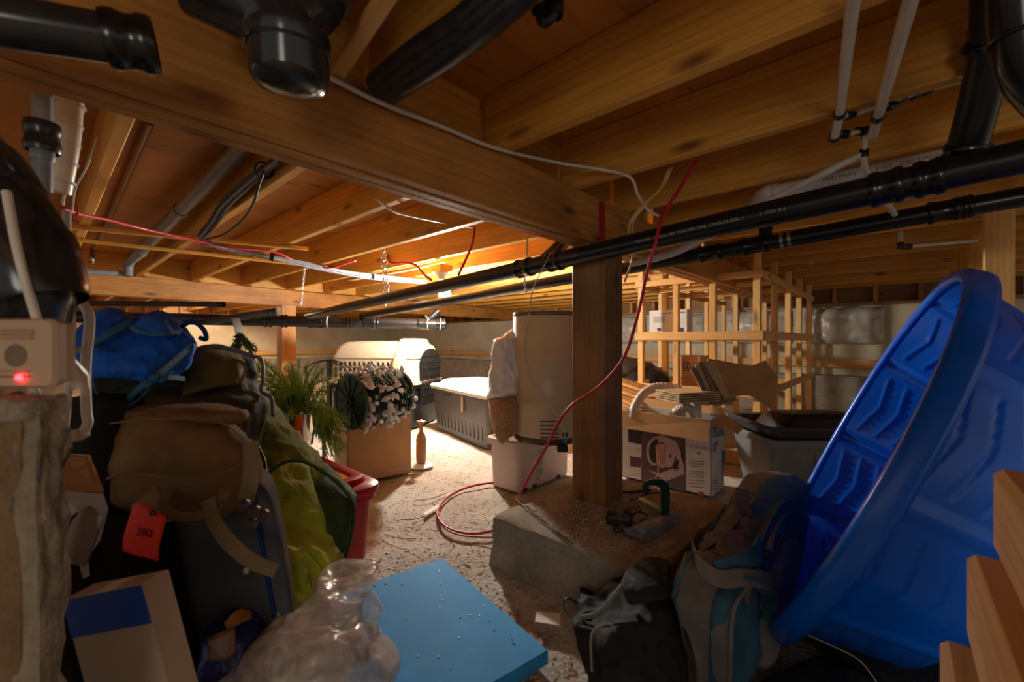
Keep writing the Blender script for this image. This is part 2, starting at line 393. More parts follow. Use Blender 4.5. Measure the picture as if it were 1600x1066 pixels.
def scatter(name, n, region, size, mat, parent, flat=0.6, z=None, kind=0):
    g = G(); rs = random.Random(n)
    for _ in range(n):
        x, y = region(rs); s = size * rs.uniform(0.5, 1.6); c = Vector((x, y, (ground_h(x, y) if z is None else z) + s * 0.15)); a = rs.uniform(0, PI)
        if kind == 0:
            ax = Vector((math.cos(a), math.sin(a), 0)); ay = Vector((-math.sin(a), math.cos(a), 0)); b = rs.uniform(.6, 1)
            v = [c + ax * s, c + ay * s * b, c - ax * s * rs.uniform(.7, 1), c - ay * s * b, c + UP * s * flat + ax * s * .3, c - UP * s * .4]
            g.add(v, [(0, 1, 4), (1, 2, 4), (2, 3, 4), (3, 0, 4), (1, 0, 5), (2, 1, 5), (3, 2, 5), (0, 3, 5)])
        else:
            ax = Vector((math.cos(a), math.sin(a), rs.uniform(-.15, .25))); ay = Vector((-math.sin(a), math.cos(a), 0)); l = s * rs.uniform(2, 5)
            v, f = boxg(c, l, s * .5, s * .18, ax.normalized(), ay); g.add(v, f)
    o = g.build(name, mat, parent); o['kind'] = 'stuff'; return o
def reg_main(r):
    while True:
        d = r.uniform(0.9, 5.0) ** 1.0; d = 0.9 + (r.random() ** 1.6) * 4.0; k = r.uniform(-.6, .75)
        p = EYE + FW * d + RT * k * d
        return p.x, p.y
scatter('gravel', 9000, reg_main, 0.0042, PEB, floor)
scatter('wood_chip', 900, reg_main, 0.006, CHIP, floor, kind=1)
# ---- far foundation walls
def conc_wall(name, x0, x1, y0, y1, z1, footing):
    st = struct(name, ((x0 + x1) / 2, (y0 + y1) / 2, 0))
    g = G().add(*boxg(((x0 + x1) / 2, (y0 + y1) / 2, -0.1), x1 - x0, y1 - y0, z1 + 0.1)); g.build('foundation', CONC, st)
    return st
wb = conc_wall('wall_back', -4, 6.2, 9.9, 10.1, BB, None)
ws = conc_wall('wall_side', 6.0, 6.2, -4, 9.9, BB, None)
for st, a, b in ((wb, V(-4, 9.86, 0), V(6, 9.86, 0)), (ws, V(5.96, -4, 0), V(5.96, 9.9, 0))):
    off = V(0, -.02, 0) if st is wb else V(-.02, 0, 0)
    lumber('form_board', a + V(0, 0, .55) + off * .3, b + V(0, 0, .55) + off * .3, .04, .09, STUDW, st)
    lumber('sill_plate', a + V(0, 0, BB + .019) - off * 2, b + V(0, 0, BB + .019) - off * 2, .14, .038, OLDW, st)
    g = G().add(*boxg((a + b) / 2 + off * 3, (10 if st is wb else .25), (.25 if st is wb else 13.9), .42)); g.build('footing', PADC, st)
    n = 40; d = (b - a) / n
    for i in range(n + 1):
        p = a + d * i - off * 1.5
        if p.x > -1 and (st is wb or p.y < 9.7):
            lumber('cripple_stud', V(p.x, p.y, BB + .038), V(p.x, p.y, JT), .038, .14, OLDW if i % 2 else WOOD, st, up=off)
    back = a - off * 4
    g = G().add(*boxg((a + b) / 2 - off * 5 + V(0, 0, BB + .03), (10.2 if st is wb else .01), (.01 if st is wb else 13.9), JT - BB)); g.build('rim_board', OLDW, st)
# poly-wrapped insulation lumps hanging on the side wall
PLASTIC = plain('cloudy_poly_sheet', (0.62, 0.58, 0.48), 0.3, var=0.25, scale=12, bmp=0.8)
for i, y in enumerate((.1, .95, 1.9, 2.75)):
    gr = [[V(5.90 - .06 * math.sin(PI * u / 4) * (1 if 0 < k < 3 else .3), y + .72 * u / 4, BB - .02 - k * .13) for u in range(5)] for k in range(4)]
    patch('poly_sheet', gr, .09, PLASTIC, ws, away=XA, amp=.02, freq=9, seed=i)
# ---- ceiling: plywood sheets, joists, blocking
ce = struct('ceiling', (2, 2, JB))
for ix in range(-1, 3):
    for iy in range(-2, 5):
        x0 = ix * 2.44 - .6 + (iy % 2) * 1.2; y0 = iy * 1.22 + .46 + .6 * 0; x1 = min(x0 + 2.436, 6.2)
        if y0 > 9 or x0 > 6.1: continue
        c = V((x0 + x1) / 2, y0 + .609, JT + .009)
        vs, fs = boxg((0, 0, -.009), x1 - x0, 1.217, .018); me = bpy.data.meshes.new('plywood_sheet'); me.from_pydata([tuple(v) for v in vs], [], fs); me.materials.append(PLY)
        link('plywood_sheet', me, Matrix.Translation(c), ce)
for ix in range(-1, 3):
    for iy in range(5, 8):
        x0 = ix * 2.44 - .6; x1 = min(x0 + 2.436, 6.2)
        vs, fs = boxg((0, 0, -.009), x1 - x0, 1.217, .018); me = bpy.data.meshes.new('plywood_sheet'); me.from_pydata([tuple(v) for v in vs], [], fs); me.materials.append(PLY)
        link('plywood_sheet', me, Matrix.Translation(V((x0 + x1) / 2, iy * 1.22 + .46 + .609, JT + .009)), ce)
SP = 0.4
near_x = [-.66, -.26, .14, .545, .93, 1.335, 1.735] + [2.14 + SP * i for i in range(10)]
for x in near_x: lumber('joist', V(x, -3.6, (JB + JT) / 2), V(x, .935, (JB + JT) / 2), .038, .184, WOOD, ce)
far_x = [-1.06, -.66, -.27, .145, .575, .975, 1.40, 1.83, 2.24] + [2.64 + .41 * i for i in range(9)]
for x in far_x:
    lumber('joist', V(x, .935, (JB + JT) / 2), V(x, 5.05, (JB + JT) / 2), .038, .184, WOOD, ce)
    lumber('joist', V(x + .04, 4.85, (JB + JT) / 2), V(x + .04, 9.88, (JB + JT) / 2), .038, .184, WOOD, ce)
xs = sorted(near_x)
for a, b in zip(xs, xs[1:]):
    lumber('blocking', V(a + .02, .975, (JB + JT) / 2), V(b - .02, .975, (JB + JT) / 2), .038, .184, WOOD, ce)
for a, b in zip(far_x, far_x[1:]):
    lumber('blocking', V(a + .02, 5.0, (JB + JT) / 2), V(b - .02, 5.0, (JB + JT) / 2), .038, .184, WOOD, ce)
# stamps on the plywood
text('grade_stamp', 'UNSANDED', V(1.02, .40, JT - .0006), V(0, -1, 0), V(-1, 0, 0) * -1, .035, INK, ce)
text('grade_stamp', 'CANPLY', V(.98, .40, JT - .0006), V(0, -1, 0), V(1, 0, 0), .028, INK, ce)
# loose furring strips across the joists on the left
for a, b in (((100, 357, 1.60), (482, 388, 2.85)), ((190, 385, 2.1), (520, 422, 3.0))):
    p, q = at(*a), at(*b); p.z = q.z = JB - .012
lumber('furring_strip', onz(60, 350, JB - .012), onz(482, 389, JB - .012), .035, .02, WOOD, ce)
lumber('furring_strip', onz(120, 375, JB - .012), onz(512, 418, JB - .012), .035, .02, WOOD, ce)
lumber('furring_strip', onz(525, 118, JB - .012) , onz(626, -40, JB - .012), .03, .02, STUDW, ce)
# ---- main beam: three plies, spliced over the post
def beam(name, a, b, label, nail=True):
    t = thing(name, (a + b) / 2, label, 'beam')
    x, y, z = frame(b - a)
    for k in (-1, 0, 1):
        lumber('ply', a + y * (k * .0405) + V(0, 0, (BB + JB) / 2 + .003 * abs(k)), b + y * (k * .0405) + V(0, 0, (BB + JB) / 2 + .003 * abs(k)), .0360, JB - BB - .004, BEAMW, t)
    return t, x, y
b1, _, _ = beam('support_beam', V(-2.4, .937, 0), V(1.528, .937, 0), 'long three-ply wooden beam crossing overhead from upper left to the centre post')
b2, _, _ = beam('support_beam', V(1.532, .937, 0), V(6.05, .937, 0), 'continuation of the overhead beam to the right of the red painted joint, above the pipes')
# red painted strap at the splice
quad('red_joint_stripe', [V(1.485, .8765, BB + .003), V(1.53, .8765, BB + .003), V(1.53, .8765, JB - .01), V(1.485, .8765, JB - .01)], REDP, b1, off=V(0, -1, 0))
b3, bx, by = beam('support_beam', V(-3.0, 4.85, 0), V(6.02, 5.3, 0), 'far sunlit-looking orange beam across the back, parallel to the nearer one')
b3['label'] = 'bright orange beam across the back of the crawl space, on the far post'
q = onY(450, 480, 4.98); q.z = 0
quad('red_joint_stripe', [V(q.x - .05, 4.86 + (q.x + 3) * .05 - .0 + .05, BB), V(q.x - .01, 4.87 + (q.x + 3) * .05 + .04, BB), V(q.x - .01, 4.87 + (q.x + 3) * .05 + .04, JB - .01), V(q.x - .05, 4.86 + (q.x + 3) * .05 + .05, JB - .01)], REDP, b3, off=V(0, -1, 0))
# ---- posts and concrete pads
def pad(name, x0, x1, y0, y1, h, label):
    bm = bmesh.new(); nx, ny, nz = 34, 30, 8
    g = G(); vs, fs = [], []
    bmesh.ops.create_cube(bm, size=1); bmesh.ops.subdivide_edges(bm, edges=bm.edges[:], cuts=17, use_grid_fill=True)
    for v in bm.verts:
        ex = 1 + (.04 * (.5 - v.co.z)); p = V((x0 + x1) / 2 + v.co.x * (x1 - x0) * ex, (y0 + y1) / 2 + v.co.y * (y1 - y0) * ex, -.03 + (v.co.z + .5) * (h + .03))
        d = mnoise.noise(p * 9) * .008 + mnoise.noise(p * 31) * .004; nrm = V(v.co.x if abs(v.co.x) > .49 else 0, v.co.y if abs(v.co.y) > .49 else 0, v.co.z if abs(v.co.z) > .49 else 0)
        k = sum(abs(c) > .49 for c in v.co)
        v.co = p + nrm * (2 * d) - nrm * (.008 * (k - 1) if k > 1 else 0)
    me = bpy.data.meshes.new(name); org = V((x0 + x1) / 2, (y0 + y1) / 2, 0); bmesh.ops.translate(bm, verts=bm.verts, vec=-org); bm.to_mesh(me); bm.free()
    me.materials.append(PADC); me.shade_smooth(); me.set_sharp_from_angle(angle=math.radians(50))
    o = link(name, me, Matrix.Translation(org)); tag(o, label, 'footing'); return o
PZ = .16
pad1 = pad('concrete_footing', 1.11, 1.83, .49, 1.10, PZ, 'square rough concrete footing block under the centre post, strewn with grit')
def reg_pad(r): return r.uniform(1.14, 1.80), r.uniform(.52, 1.07)
post1 = lumber('support_post', V(1.528, .91, PZ - .004), V(1.528, .91, BB + .002), .15, .15, POSTW, None, up=YA, ch=.006)
tag(post1, 'thick brown timber post standing on the concrete footing in the centre', 'post')
pf = onY(450, 560, 4.93)
post2 = lumber('support_post', V(pf.x, 4.97, 0), V(pf.x, 4.97, BB), .15, .15, BEAMW, None, up=YA, ch=.006)
post2['label'] = 'far reddish timber post in front of the back concrete wall'; post2['category'] = 'post'
sc_ = scatter('grit', 1500, reg_pad, .004, PEB, pad1, z=PZ)
sc2 = scatter('sawdust_chip', 250, reg_pad, .004, CHIP, pad1, z=PZ + .001, kind=1)

# ================================================================ LAMP
lt = thing('light_fixture', BULB, 'bare glowing bulb in a yellow plastic ceiling box above the white kennel', 'lamp')
bx_c = V(BULB.x, BULB.y, JB)
top = at(690, 420, 3.2)
def yb():
    g = G(); g.add(*boxg(V(top.x, top.y, JB - .05), .12, .12, .05, taper=.9)); g.build('junction_box', YPLAS, lt)
    lathe('lamp_holder', [(.0, .0), (.05, 0), (.055, .012), (.03, .03), (.022, .06), (.0, .06)], V(top.x, top.y, JB - .045), WCABLE, lt, axis=V(0, 0, -1), n=20)
    lathe('bulb_neck', [(.014, 0), (.014, .03), (.02, .045)], V(BULB.x, BULB.y, BULB.z + .07), WCABLE, lt, axis=V(0, 0, -1), n=16)
    tube('lamp_cord', [V(top.x, top.y, JB - .10), (V(top.x, top.y, JB - .12) + BULB + V(0, 0, .1)) / 2, BULB + V(0, 0, .07)], .005, WCABLE, lt, smooth=5)
    r = .050; pr = [(0.0001, -r)] + [(r * math.sin(a), -r * math.cos(a)) for a in np.linspace(.3, PI - .3, 8)] + [(.0001, r)]
    lathe('bulb', pr, BULB, glow('bulb_glow', (1.0, 0.95, 0.87), BULB_POWER), lt, n=14)
yb()
# ================================================================ PIPES
def ring_pts(c, ax, r, n=24, a0=0, a1=2 * PI):
    x, y, z = frame(ax); return [Vector(c) + y * (r * math.cos(a)) + z * (r * math.sin(a)) for a in np.linspace(a0, a1, n)]
def coupling(parent, c, ax, r, ln=.09, mat=None, name='coupling', cem=True):
    ax = Vector(ax).normalized(); e = r * .13
    pr = [(r * .98, -ln / 2), (r + e, -ln / 2), (r + e * 1.6, -ln / 2 + .006), (r + e * 1.6, -ln / 2 + .014), (r + e, -ln / 2 + .018), (r + e * .7, 0), (r + e, ln / 2 - .018), (r + e * 1.6, ln / 2 - .014), (r + e * 1.6, ln / 2 - .006), (r + e, ln / 2), (r * .98, ln / 2)]
    return lathe(name, pr, c, mat or ABSF, parent, axis=ax, n=28)
def run(name, a, b, r, label, mat=ABS, couple=(), n=28, group=None):
    t = thing(name, (a + b) / 2, label, 'pipe', group)
    tube('pipe_barrel', [a, b], r, mat, t, n=n)
    for k, ln in couple: coupling(t, a + (b - a) * k, b - a, r, ln)
    return t
def hoop(parent, c, ax, r, mat=STEEL, w_=.012, name='pipe_strap'):
    return lathe(name, [(r + .0005, -w_ / 2), (r + .0035, -w_ / 2), (r + .0035, w_ / 2), (r + .0005, w_ / 2)], c, mat, parent, axis=ax, n=24)
def IA(x): return 1 / (.262 + (x - 480) * .00083)
def IB(x): return 1 / (.250 + (x - 560) * .000464)
A0, A1 = at(482, 494, IA(482)), at(1640, 236, IA(1640))
B0, B1 = at(566, 494, IB(566)), at(1640, 300, IB(1640))
RA, RB = .034, .0325
dA = (A1 - A0).normalized(); dB = (B1 - B0).normalized()
def onA(x):
    k = (x - 800) / FPX; o = A0 - EYE; d = dA
    s = (k * o.dot(FW) - o.dot(RT)) / (d.dot(RT) - k * d.dot(FW)); return A0 + d * s
def onB(x):
    k = (x - 800) / FPX; o = B0 - EYE; d = dB
    s = (k * o.dot(FW) - o.dot(RT)) / (d.dot(RT) - k * d.dot(FW)); return B0 + d * s
pa = run('drain_pipe', A0, onA(1700), RA, 'upper black drain pipe with pale lettering, running past the top of the centre post', n=32)
coupling(pa, onA(820), dA, RA, .085); coupling(pa, onA(868), dA, RA, .07)
coupling(pa, onA(1385), dA, RA, .06); coupling(pa, onA(1452), dA, RA, .05)
# wye branch above the lamp-side coupling
tube('wye_branch', [onA(845), onA(845) + (at(893, 368, 1.9) - onA(845)) * .55, at(893, 368, 1.95)], RA * .85, ABSF, pa, n=20)
# big wye at the right end of the upper pipe
Wc = at(1500, 262, 0.97); Wt = at(1532, 236, .93); Wu = at(1562, 120, .88)
tube('wye_branch', [onA(1400), at(1440, 283, .995), Wc], RA * 1.1, ABSF, pa, n=24, smooth=4)
t = thing('drain_riser', Wc, 'black upright drain pipe at the right edge rising from the wye to the joists', 'pipe')
tube('pipe_barrel', [at(1502, 258, .965), at(1530, 160, .90), at(1550, 60, .84), at(1556, -60, .80)], RA, ABS, t, n=28, smooth=5)
coupling(t, at(1507, 243, .955), Wu - Wc, RA, .05); coupling(t, at(1549, 60, .845), Wu - Wc, RA, .05)
t = thing('drain_elbow', at(1590, 80, .72), 'glossy black drain elbow cut by the right edge of the picture, top corner', 'pipe')
tube('pipe_barrel', [at(1585, -70, .60), at(1590, 40, .62), at(1603, 110, .63), at(1650, 165, .63)], .030, ABSF, t, n=28, smooth=6)
tube('retaining_ring', ring_pts(at(1592, 60, .62), UP, .032, 20), .003, ABS, t, n=6)
# white ring cable tie around the riser
tube('cable_tie', ring_pts(at(1537, 118, .885), Wu - Wc, RA + .004, 20), .004, PEX, t, n=6)
pb = run('drain_pipe', B0, onB(1700), RB, 'lower black drain pipe passing behind the centre post', n=32)
for x in (1110, 1180, 1480): coupling(pb, onB(x), dB, RB, .10)
hoop(pb, onB(1222), dB, RB); hoop(pb, onB(1234), dB, RB); hoop(pb, onB(1466), dB, RB)
coupling(pb, onB(1505), dB, RB, .05)
for px_ in (1196,): 
    tube('vent_stub', [onB(1196), onB(1196) + V(0, 0, .07)], RB * .8, ABSF, pb, n=20)
# lettering along the upper pipe
def pipe_text(parent, s, pt, ax, r, size, up_ang=-.15):
    tocam = (EYE - pt); tocam -= ax * tocam.dot(ax); tocam.normalize(); upv = ax.cross(tocam).normalized()
    if upv.z < 0: upv = -upv
    x = ax if upv.cross(tocam).dot(ax) > 0 else -ax
    return text('pipe_lettering', s, pt + tocam * (r + .0006), x, upv, size, WPRINT, parent, extrude=.0003)
FADED = plain('faded_print', (0.42, 0.40, 0.36), 0.6); WP_ = WPRINT; WPRINT = FADED
pipe_text(pa, 'FLEX-LINE  3" 76mm ABS DWV PIPE TYPE  CAN/CSA B181.1', onA(1000) , dA, RA, .013)
pipe_text(pa, '2  10:24  R 6', onA(1192), dA, RA, .012)
pipe_text(pa, '1 4 R W', onA(898), dA, RA, .011)
WPRINT = WP_
# header across the back
H0, H1 = at(60, 494, 3.5), at(692, 507, 4.15); dH = (H1 - H0).normalized(); RH = .050
def onH(x): return H0 + (H1 - H0) * ((x - 60) / 632)
ph = run('drain_header', H0, H1, RH, 'long horizontal black drain header across the back, the two sloping pipes join it', n=28)
for x, ln in ((392, .06), (418, .05), (470, .12), (527, .05), (560, .10), (572, .05), (655, .10), (684, .05)): coupling(ph, onH(x), dH, RH * .98, ln)
lathe('end_cap', [(0.0001, .03), (RH * .8, .03), (RH * 1.15, .02), (RH * 1.15, -.03), (RH, -.03)], H1, ABSF, ph, axis=dH, n=24)
tube('wye_branch', [onH(452), onH(466) + V(0, 0, .03), A0 + dA * .03], RA * 1.12, ABSF, ph, n=20, smooth=4)
tube('wye_branch', [onH(540), onH(552) + V(0, 0, .025), B0 + dB * .03], RB * 1.12, ABSF, ph, n=20, smooth=4)
tube('wye_branch', [onH(655), onH(672) + V(0, 0, .07), onH(684) + V(0, 0, .13)], RA * .95, ABSF, ph, n=20)
for x in (664, 687): hoop(ph, onH(x), dH, RH * 1.12, CEMENT, .006, 'cement_ring')
hoop(ph, onH(664) + V(0, 0, .055), (onH(684) + V(0, 0, .13) - onH(655)), RA, CEMENT, .006, 'cement_ring')
hoop(ph, onH(490), dH, RH, WCABLE, .012, 'cable_tie')
t = run('pipe_stub', at(322, 503, 3.5), at(425, 488, 3.7), .028, 'short capped black pipe stub resting above the long header at left')
coupling(t, at(425, 488, 3.7), at(425, 488, 3.7) - at(322, 503, 3.5), .028, .06)
t = run('slim_drain_pipe', at(60, 473, 3.4), at(345, 476, 3.7), .022, 'thin black pipe hanging just under the far beam at left')
coupling(t, at(345, 476, 3.7), RT, .022, .06)
# grey pipe along the joist bay at left
G0, G1 = at(385, 222, 1.50), at(212, 402, 3.0)
t = thing('grey_vent_pipe', (G0 + G1) / 2, 'grey plastic pipe running along a joist bay at upper left, elbowed at its end', 'pipe')
tube('pipe_barrel', [G0, G1], .030, GREYPVC, t, n=24)
coupling(t, G0 + (G1 - G0) * .42, G1 - G0, .030, .012, GREYPVC); coupling(t, G0 + (G1 - G0) * .9, G1 - G0, .030, .10, GREYPVC)
tube('elbow', [G1, at(202, 412, 3.1), at(200, 432, 3.1)], .028, GREYPVC, t, n=20, smooth=4)
tube('side_pipe', [at(120, 424, 2.9), at(192, 428, 3.1)], .020, GREYPVC, t, n=18)
# brown pipe
t = thing('brown_pipe', at(200, 270, 1.9), 'slim brown pipe under the plywood at upper left beside the grey one', 'pipe')
tube('pipe_barrel', [at(234, 190, 1.42), at(168, 346, 2.6), at(146, 388, 3.1)], .014, COPPER, t, n=14)
tube('pipe_drop', [at(146, 388, 3.1), at(143, 412, 3.1)], .016, COPPER, t, n=14)
hoop(t, at(143, 405, 3.1), UP, .016, STEEL, .03)
# ---- foreground pipes, upper left
t = thing('large_drain_elbow', at(440, 70, .66), 'large glossy black drain elbow hanging at the top left in front of the beam', 'pipe')
tube('elbow_body', [at(300, -40, .60), at(370, -5, .62), at(425, 25, .63), at(450, 75, .64), at(452, 118, .645)], .052, ABSN, t, n=36, smooth=6)
dd = at(452, 118, .645) - at(450, 70, .64)
lathe('hub', [(.050, -.045), (.058, -.045), (.059, -.038), (.0555, -.03), (.0555, .016), (.053, .022), (.046, .030), (.025, .036), (.0001, .038)], at(453, 104, .645), ABSN, t, axis=dd, n=40)
tube('hub_bead', ring_pts(at(451, 82, .645), dd, .058, 36), .003, ABSN, t, n=6)
tube('branch_barrel', [at(430, 40, .63), at(490, -5, .66), at(530, -60, .70)], .047, ABSN, t, n=32, smooth=5)
t = thing('large_drain_pipe', at(120, 60, .66), 'blurred black drain pipe end at the very top left corner', 'pipe')
tube('pipe_barrel', [at(-160, 5, .44), at(212, 68, .54)], .028, ABSN, t, n=28)
coupling(t, at(205, 67, .538), at(212, 68, .54) - at(-160, 5, .44), .0285, .05)
lathe('end_plug', [(.0001, .006), (.026, .006), (.0285, 0)], at(212, 68, .54), ABSN, t, axis=at(212, 68, .54) - at(-160, 5, .44), n=28)
t = thing('large_drain_bend', at(60, 370, .48), 'large black drain bend at the left edge above the alarm box', 'pipe')
tube('pipe_barrel', [at(-90, 200, .50), at(-20, 290, .49), at(30, 365, .48), at(50, 425, .48), at(38, 490, .50), at(30, 560, .52)], .040, ABSN, t, n=36, smooth=6)
dd = at(50, 425, .48) - at(30, 365, .48)
lathe('hub', [(.040, -.035), (.046, -.035), (.047, -.02), (.044, .03), (.041, .04)], at(46, 420, .48), ABSN, t, axis=dd, n=36)
lathe('hub', [(.040, -.035), (.045, -.035), (.046, -.02), (.044, .02), (.041, .03)], at(-18, 295, .49), ABSN, t, axis=at(30, 365, .48) - at(-20, 290, .49), n=36)
t = thing('grey_pipe_drop', at(60, 240, .75), 'short grey pipe dropping behind the black bend at the left edge', 'pipe')
tube('pipe_barrel', [at(66, 150, .74), at(66, 300, .74)], .013, GREYPVC, t, n=18); coupling(t, at(66, 238, .74), UP, .013, .03, GREYPVC); coupling(t, at(66, 215, .74), UP, .02, .05, ABS)
t = thing('beige_hose', at(95, 230, .85), 'beige flexible duct hanging behind the grey pipe at upper left', 'duct')
tube('hose_body', [at(108, 150, .85), at(102, 220, .85), at(88, 300, .85)], .022, BEIGE, t, n=18, smooth=5)
for k in range(5): hoop(t, at(107 - 4 * k, 165 + 30 * k, .85), UP, .022, WPVC, .004, 'duct_rib')
# ---- black wrapped bundle top centre
WRAP = plain('black_wrap', (0.02, 0.02, 0.021), 0.35, var=0.5, scale=30, bmp=0.6)
t = thing('wrapped_duct', at(680, 90, .95), 'black plastic-wrapped bundle running along a joist at the top centre', 'duct')
for i, (o1, o2) in enumerate(((0, 0), (-.018, .012), (.018, -.010), (.006, .02))):
    of = (RT * o1 + UP * o2) * .8
    tube('wrapped_line', [onX(597, 140, .485) + of, onX(655, 98, .485) + of + UP * .006 * math.sin(i * 2), onX(735, 42, .485) + of, onX(840, -50, .49) + of], .022, WRAP, t, n=14, smooth=6)
# ---- water lines, right
t = thing('water_line', at(1320, 100, .85), 'left of the two pale plastic water lines dropping from the joists at upper right', 'pipe')
a, b, c = at(1338, -40, .64), at(1312, 178, 1.04), at(1304, 214, 1.10)
tube('tubing', [a, b, c], .0105, PEX, t, n=14); coupling(t, b, c - a, .011, .025, BLACKP, 'crimp_fitting', ); coupling(t, c, c - a, .011, .018, BLACKP, 'crimp_fitting')
u = thing('water_line', at(1400, 100, .85), 'right of the two pale plastic water lines dropping from the joists at upper right', 'pipe')
a, b, c = at(1434, -40, .64), at(1372, 182, 1.04), at(1363, 212, 1.10)
tube('tubing', [a, b, c], .0115, PEX, u, n=14); coupling(u, b, c - a, .012, .025, BLACKP, 'crimp_fitting')
u = thing('water_line_branch', at(1400, 160, 1.06), 'pale plastic branch line with black crimp fittings across the two water lines', 'pipe')
P_ = [at(1312, 184, 1.06), at(1345, 174, 1.07), at(1390, 158, 1.08), at(1450, 140, 1.10), at(1540, 115, 1.12)]
tube('tubing', P_, .0075, PEX, u, n=12)
for p in (at(1328, 179, 1.06), at(1392, 166, 1.08), at(1408, 154, 1.09), at(1430, 148, 1.095), at(1448, 142, 1.10)): coupling(u, p, P_[-1] - P_[0], .009, .022, BLACKP, 'crimp_fitting')
tube('tubing', [at(1308, 212, 1.10), at(1352, 204, 1.11), at(1350, 240, 1.13)], .0075, PEX, u, n=12)
for p, d_ in ((at(1318, 210, 1.10), RT), (at(1344, 205, 1.11), RT), (at(1353, 206, 1.11), UP), (at(1350, 240, 1.13), UP)): coupling(u, p, d_, .009, .022, BLACKP, 'crimp_fitting')
tube('tubing', [at(1350, 244, 1.13), at(1338, 246, 1.14), at(1270, 280, 1.2), at(1205, 312, 1.3)], .010, PEX, u, n=12, smooth=4)
tube('tubing', [at(1350, 245, 1.13), at(1352, 265, 1.14), at(1366, 288, 1.2), at(1398, 335, 1.35)], .008, PEX, u, n=12, smooth=4)
v_ = thing('white_drain_pipe', at(1340, 285, 1.4), 'white plastic drain pipe with faint lettering under the joists behind the water lines', 'pipe')
a, b = at(1200, 303, 1.55), at(1540, 232, 1.22)
tube('pipe_barrel', [a, b], .026, WPVC, v_, n=24); tube('elbow', [a, at(1188, 312, 1.55), at(1180, 330, 1.50)], .029, WPVC, v_, n=20, smooth=4)
coupling(v_, at(1206, 302, 1.545), b - a, .027, .04, WPVC)
WP_ = WPRINT; WPRINT = plain('brown_print', (0.25, 0.12, 0.08), .6)
pipe_text(v_, 'PVC DWV   2"  1 1/2   CERTIFIED   5.4mm DWV', a + (b - a) * .3, (b - a).normalized(), .026, .02); WPRINT = WP_
t = thing('white_flat_duct', at(1060, 385, 1.9), 'pale flattened pipe glimpsed between the two black pipes right of the centre post', 'pipe')
tube('pipe_barrel', [at(985, 412, 2.05), at(1050, 396, 2.0), at(1100, 372, 1.9), at(1170, 340, 1.7)], .018, WPVC, t, n=14, smooth=5)
# small pale line far right
t = thing('small_water_line', at(1420, 380, 1.9), 'short pale water line with a black elbow below the lower pipe at right', 'pipe')
tube('tubing', [at(1407, 362, 1.9), at(1407, 382, 1.9)], .009, PEX, t, n=10); tube('tubing', [at(1410, 386, 1.9), at(1525, 376, 2.0)], .008, PEX, t, n=10)
coupling(t, at(1407, 384, 1.9), UP, .011, .03, BLACKP, 'crimp_fitting'); coupling(t, at(1417, 386, 1.9), RT, .011, .03, BLACKP, 'crimp_fitting')
# top hanging fittings
t = thing('pipe_fittings', at(858, 20, .75), 'pair of small black-and-white pipe fittings hanging from the top edge near the centre', 'fitting')
for x, y in ((842, 5), (868, 12)):
    tube('tubing', [at(x + 6, -50, .72), at(x, y, .74)], .010, PEX, t, n=12); coupling(t, at(x, y, .74), UP, .012, .03, BLACKP, 'crimp_fitting')
tube('fitting_bridge', [at(842, 12, .74), at(850, 35, .74), at(868, 18, .74)], .010, BLACKP, t, n=12, smooth=5)

# ================================================================ CABLES
def cable(name, pts, r, mat, label, cat='cable', n=7, smooth=7, group=None):
    v, f = tubeg(pts, r, n, smooth); o = mesh(name, v, f, mat, None, True); tag(o, label, cat, group); return o
ce_y = .862
cable('white_cable', [onY(508, 118, .855), onY(600, 163, .858), onY(690, 198, .86), onY(775, 232, .86), onY(870, 254, .85), at(940, 265, 1.42), at(984, 277, 1.46), at(997, 305, 1.48), at(1012, 328, 1.46), at(1030, 338, 1.45)], .0055, WCABLE, 'white cable along the top of the near beam, looping down by the red joint')
cable('yellow_cable', [at(1046, 262, 1.45), at(1030, 297, 1.44), at(1003, 322, 1.43), at(984, 350, 1.44), at(984, 378, 1.52), at(988, 405, 1.75), at(976, 440, 1.85)], .005, YCABLE, 'yellow cable dropping behind the upper black pipe right of the post')
cable('white_cable', [at(1050, 261, 1.47), at(1036, 290, 1.46), at(1010, 318, 1.45), at(990, 345, 1.46), at(988, 372, 1.6)], .004, WCABLE, 'short white cable twisted beside the yellow one right of the post')
cable('red_cable', [at(1088, 252, 1.36), at(1062, 295, 1.33), at(1036, 338, 1.31), at(1023, 385, 1.30), at(1010, 430, 1.33), at(996, 495, 1.38), at(974, 560, 1.43), at(935, 605, 1.48), at(895, 632, 1.50), at(872, 662, 1.53), at(852, 702, 1.58), at(828, 742, 1.66), at(812, 773, 1.70), at(806, 779, 1.735)], .0055, RCABLE, 'red cable hanging from the joists across the centre post down to the footing')
gz = .012
cable('red_cable', [onz(x, y, gz) for x, y in ((806, 757), (768, 755), (730, 762), (700, 777), (684, 797), (688, 815), (706, 828), (738, 834), (772, 829), (800, 820))], .006, RCABLE, 'red cable curled in a loop on the gravel left of the footing')
cable('dark_wire', [onz(x, y, gz * .8) for x, y in ((686, 800), (692, 822), (715, 835), (745, 839), (772, 840))], .004, COPPER, 'thin brown cord along the lower side of the red floor loop')
cable('thin_wire', [onz(808, 782, PZ + .006), onz(828, 800, PZ + .006), onz(855, 822, PZ + .006), onz(880, 838, PZ + .006), onz(895, 850, PZ + .006)], .0018, DKSTEEL, 'thin dark wire lying on the left part of the footing', 'wire')
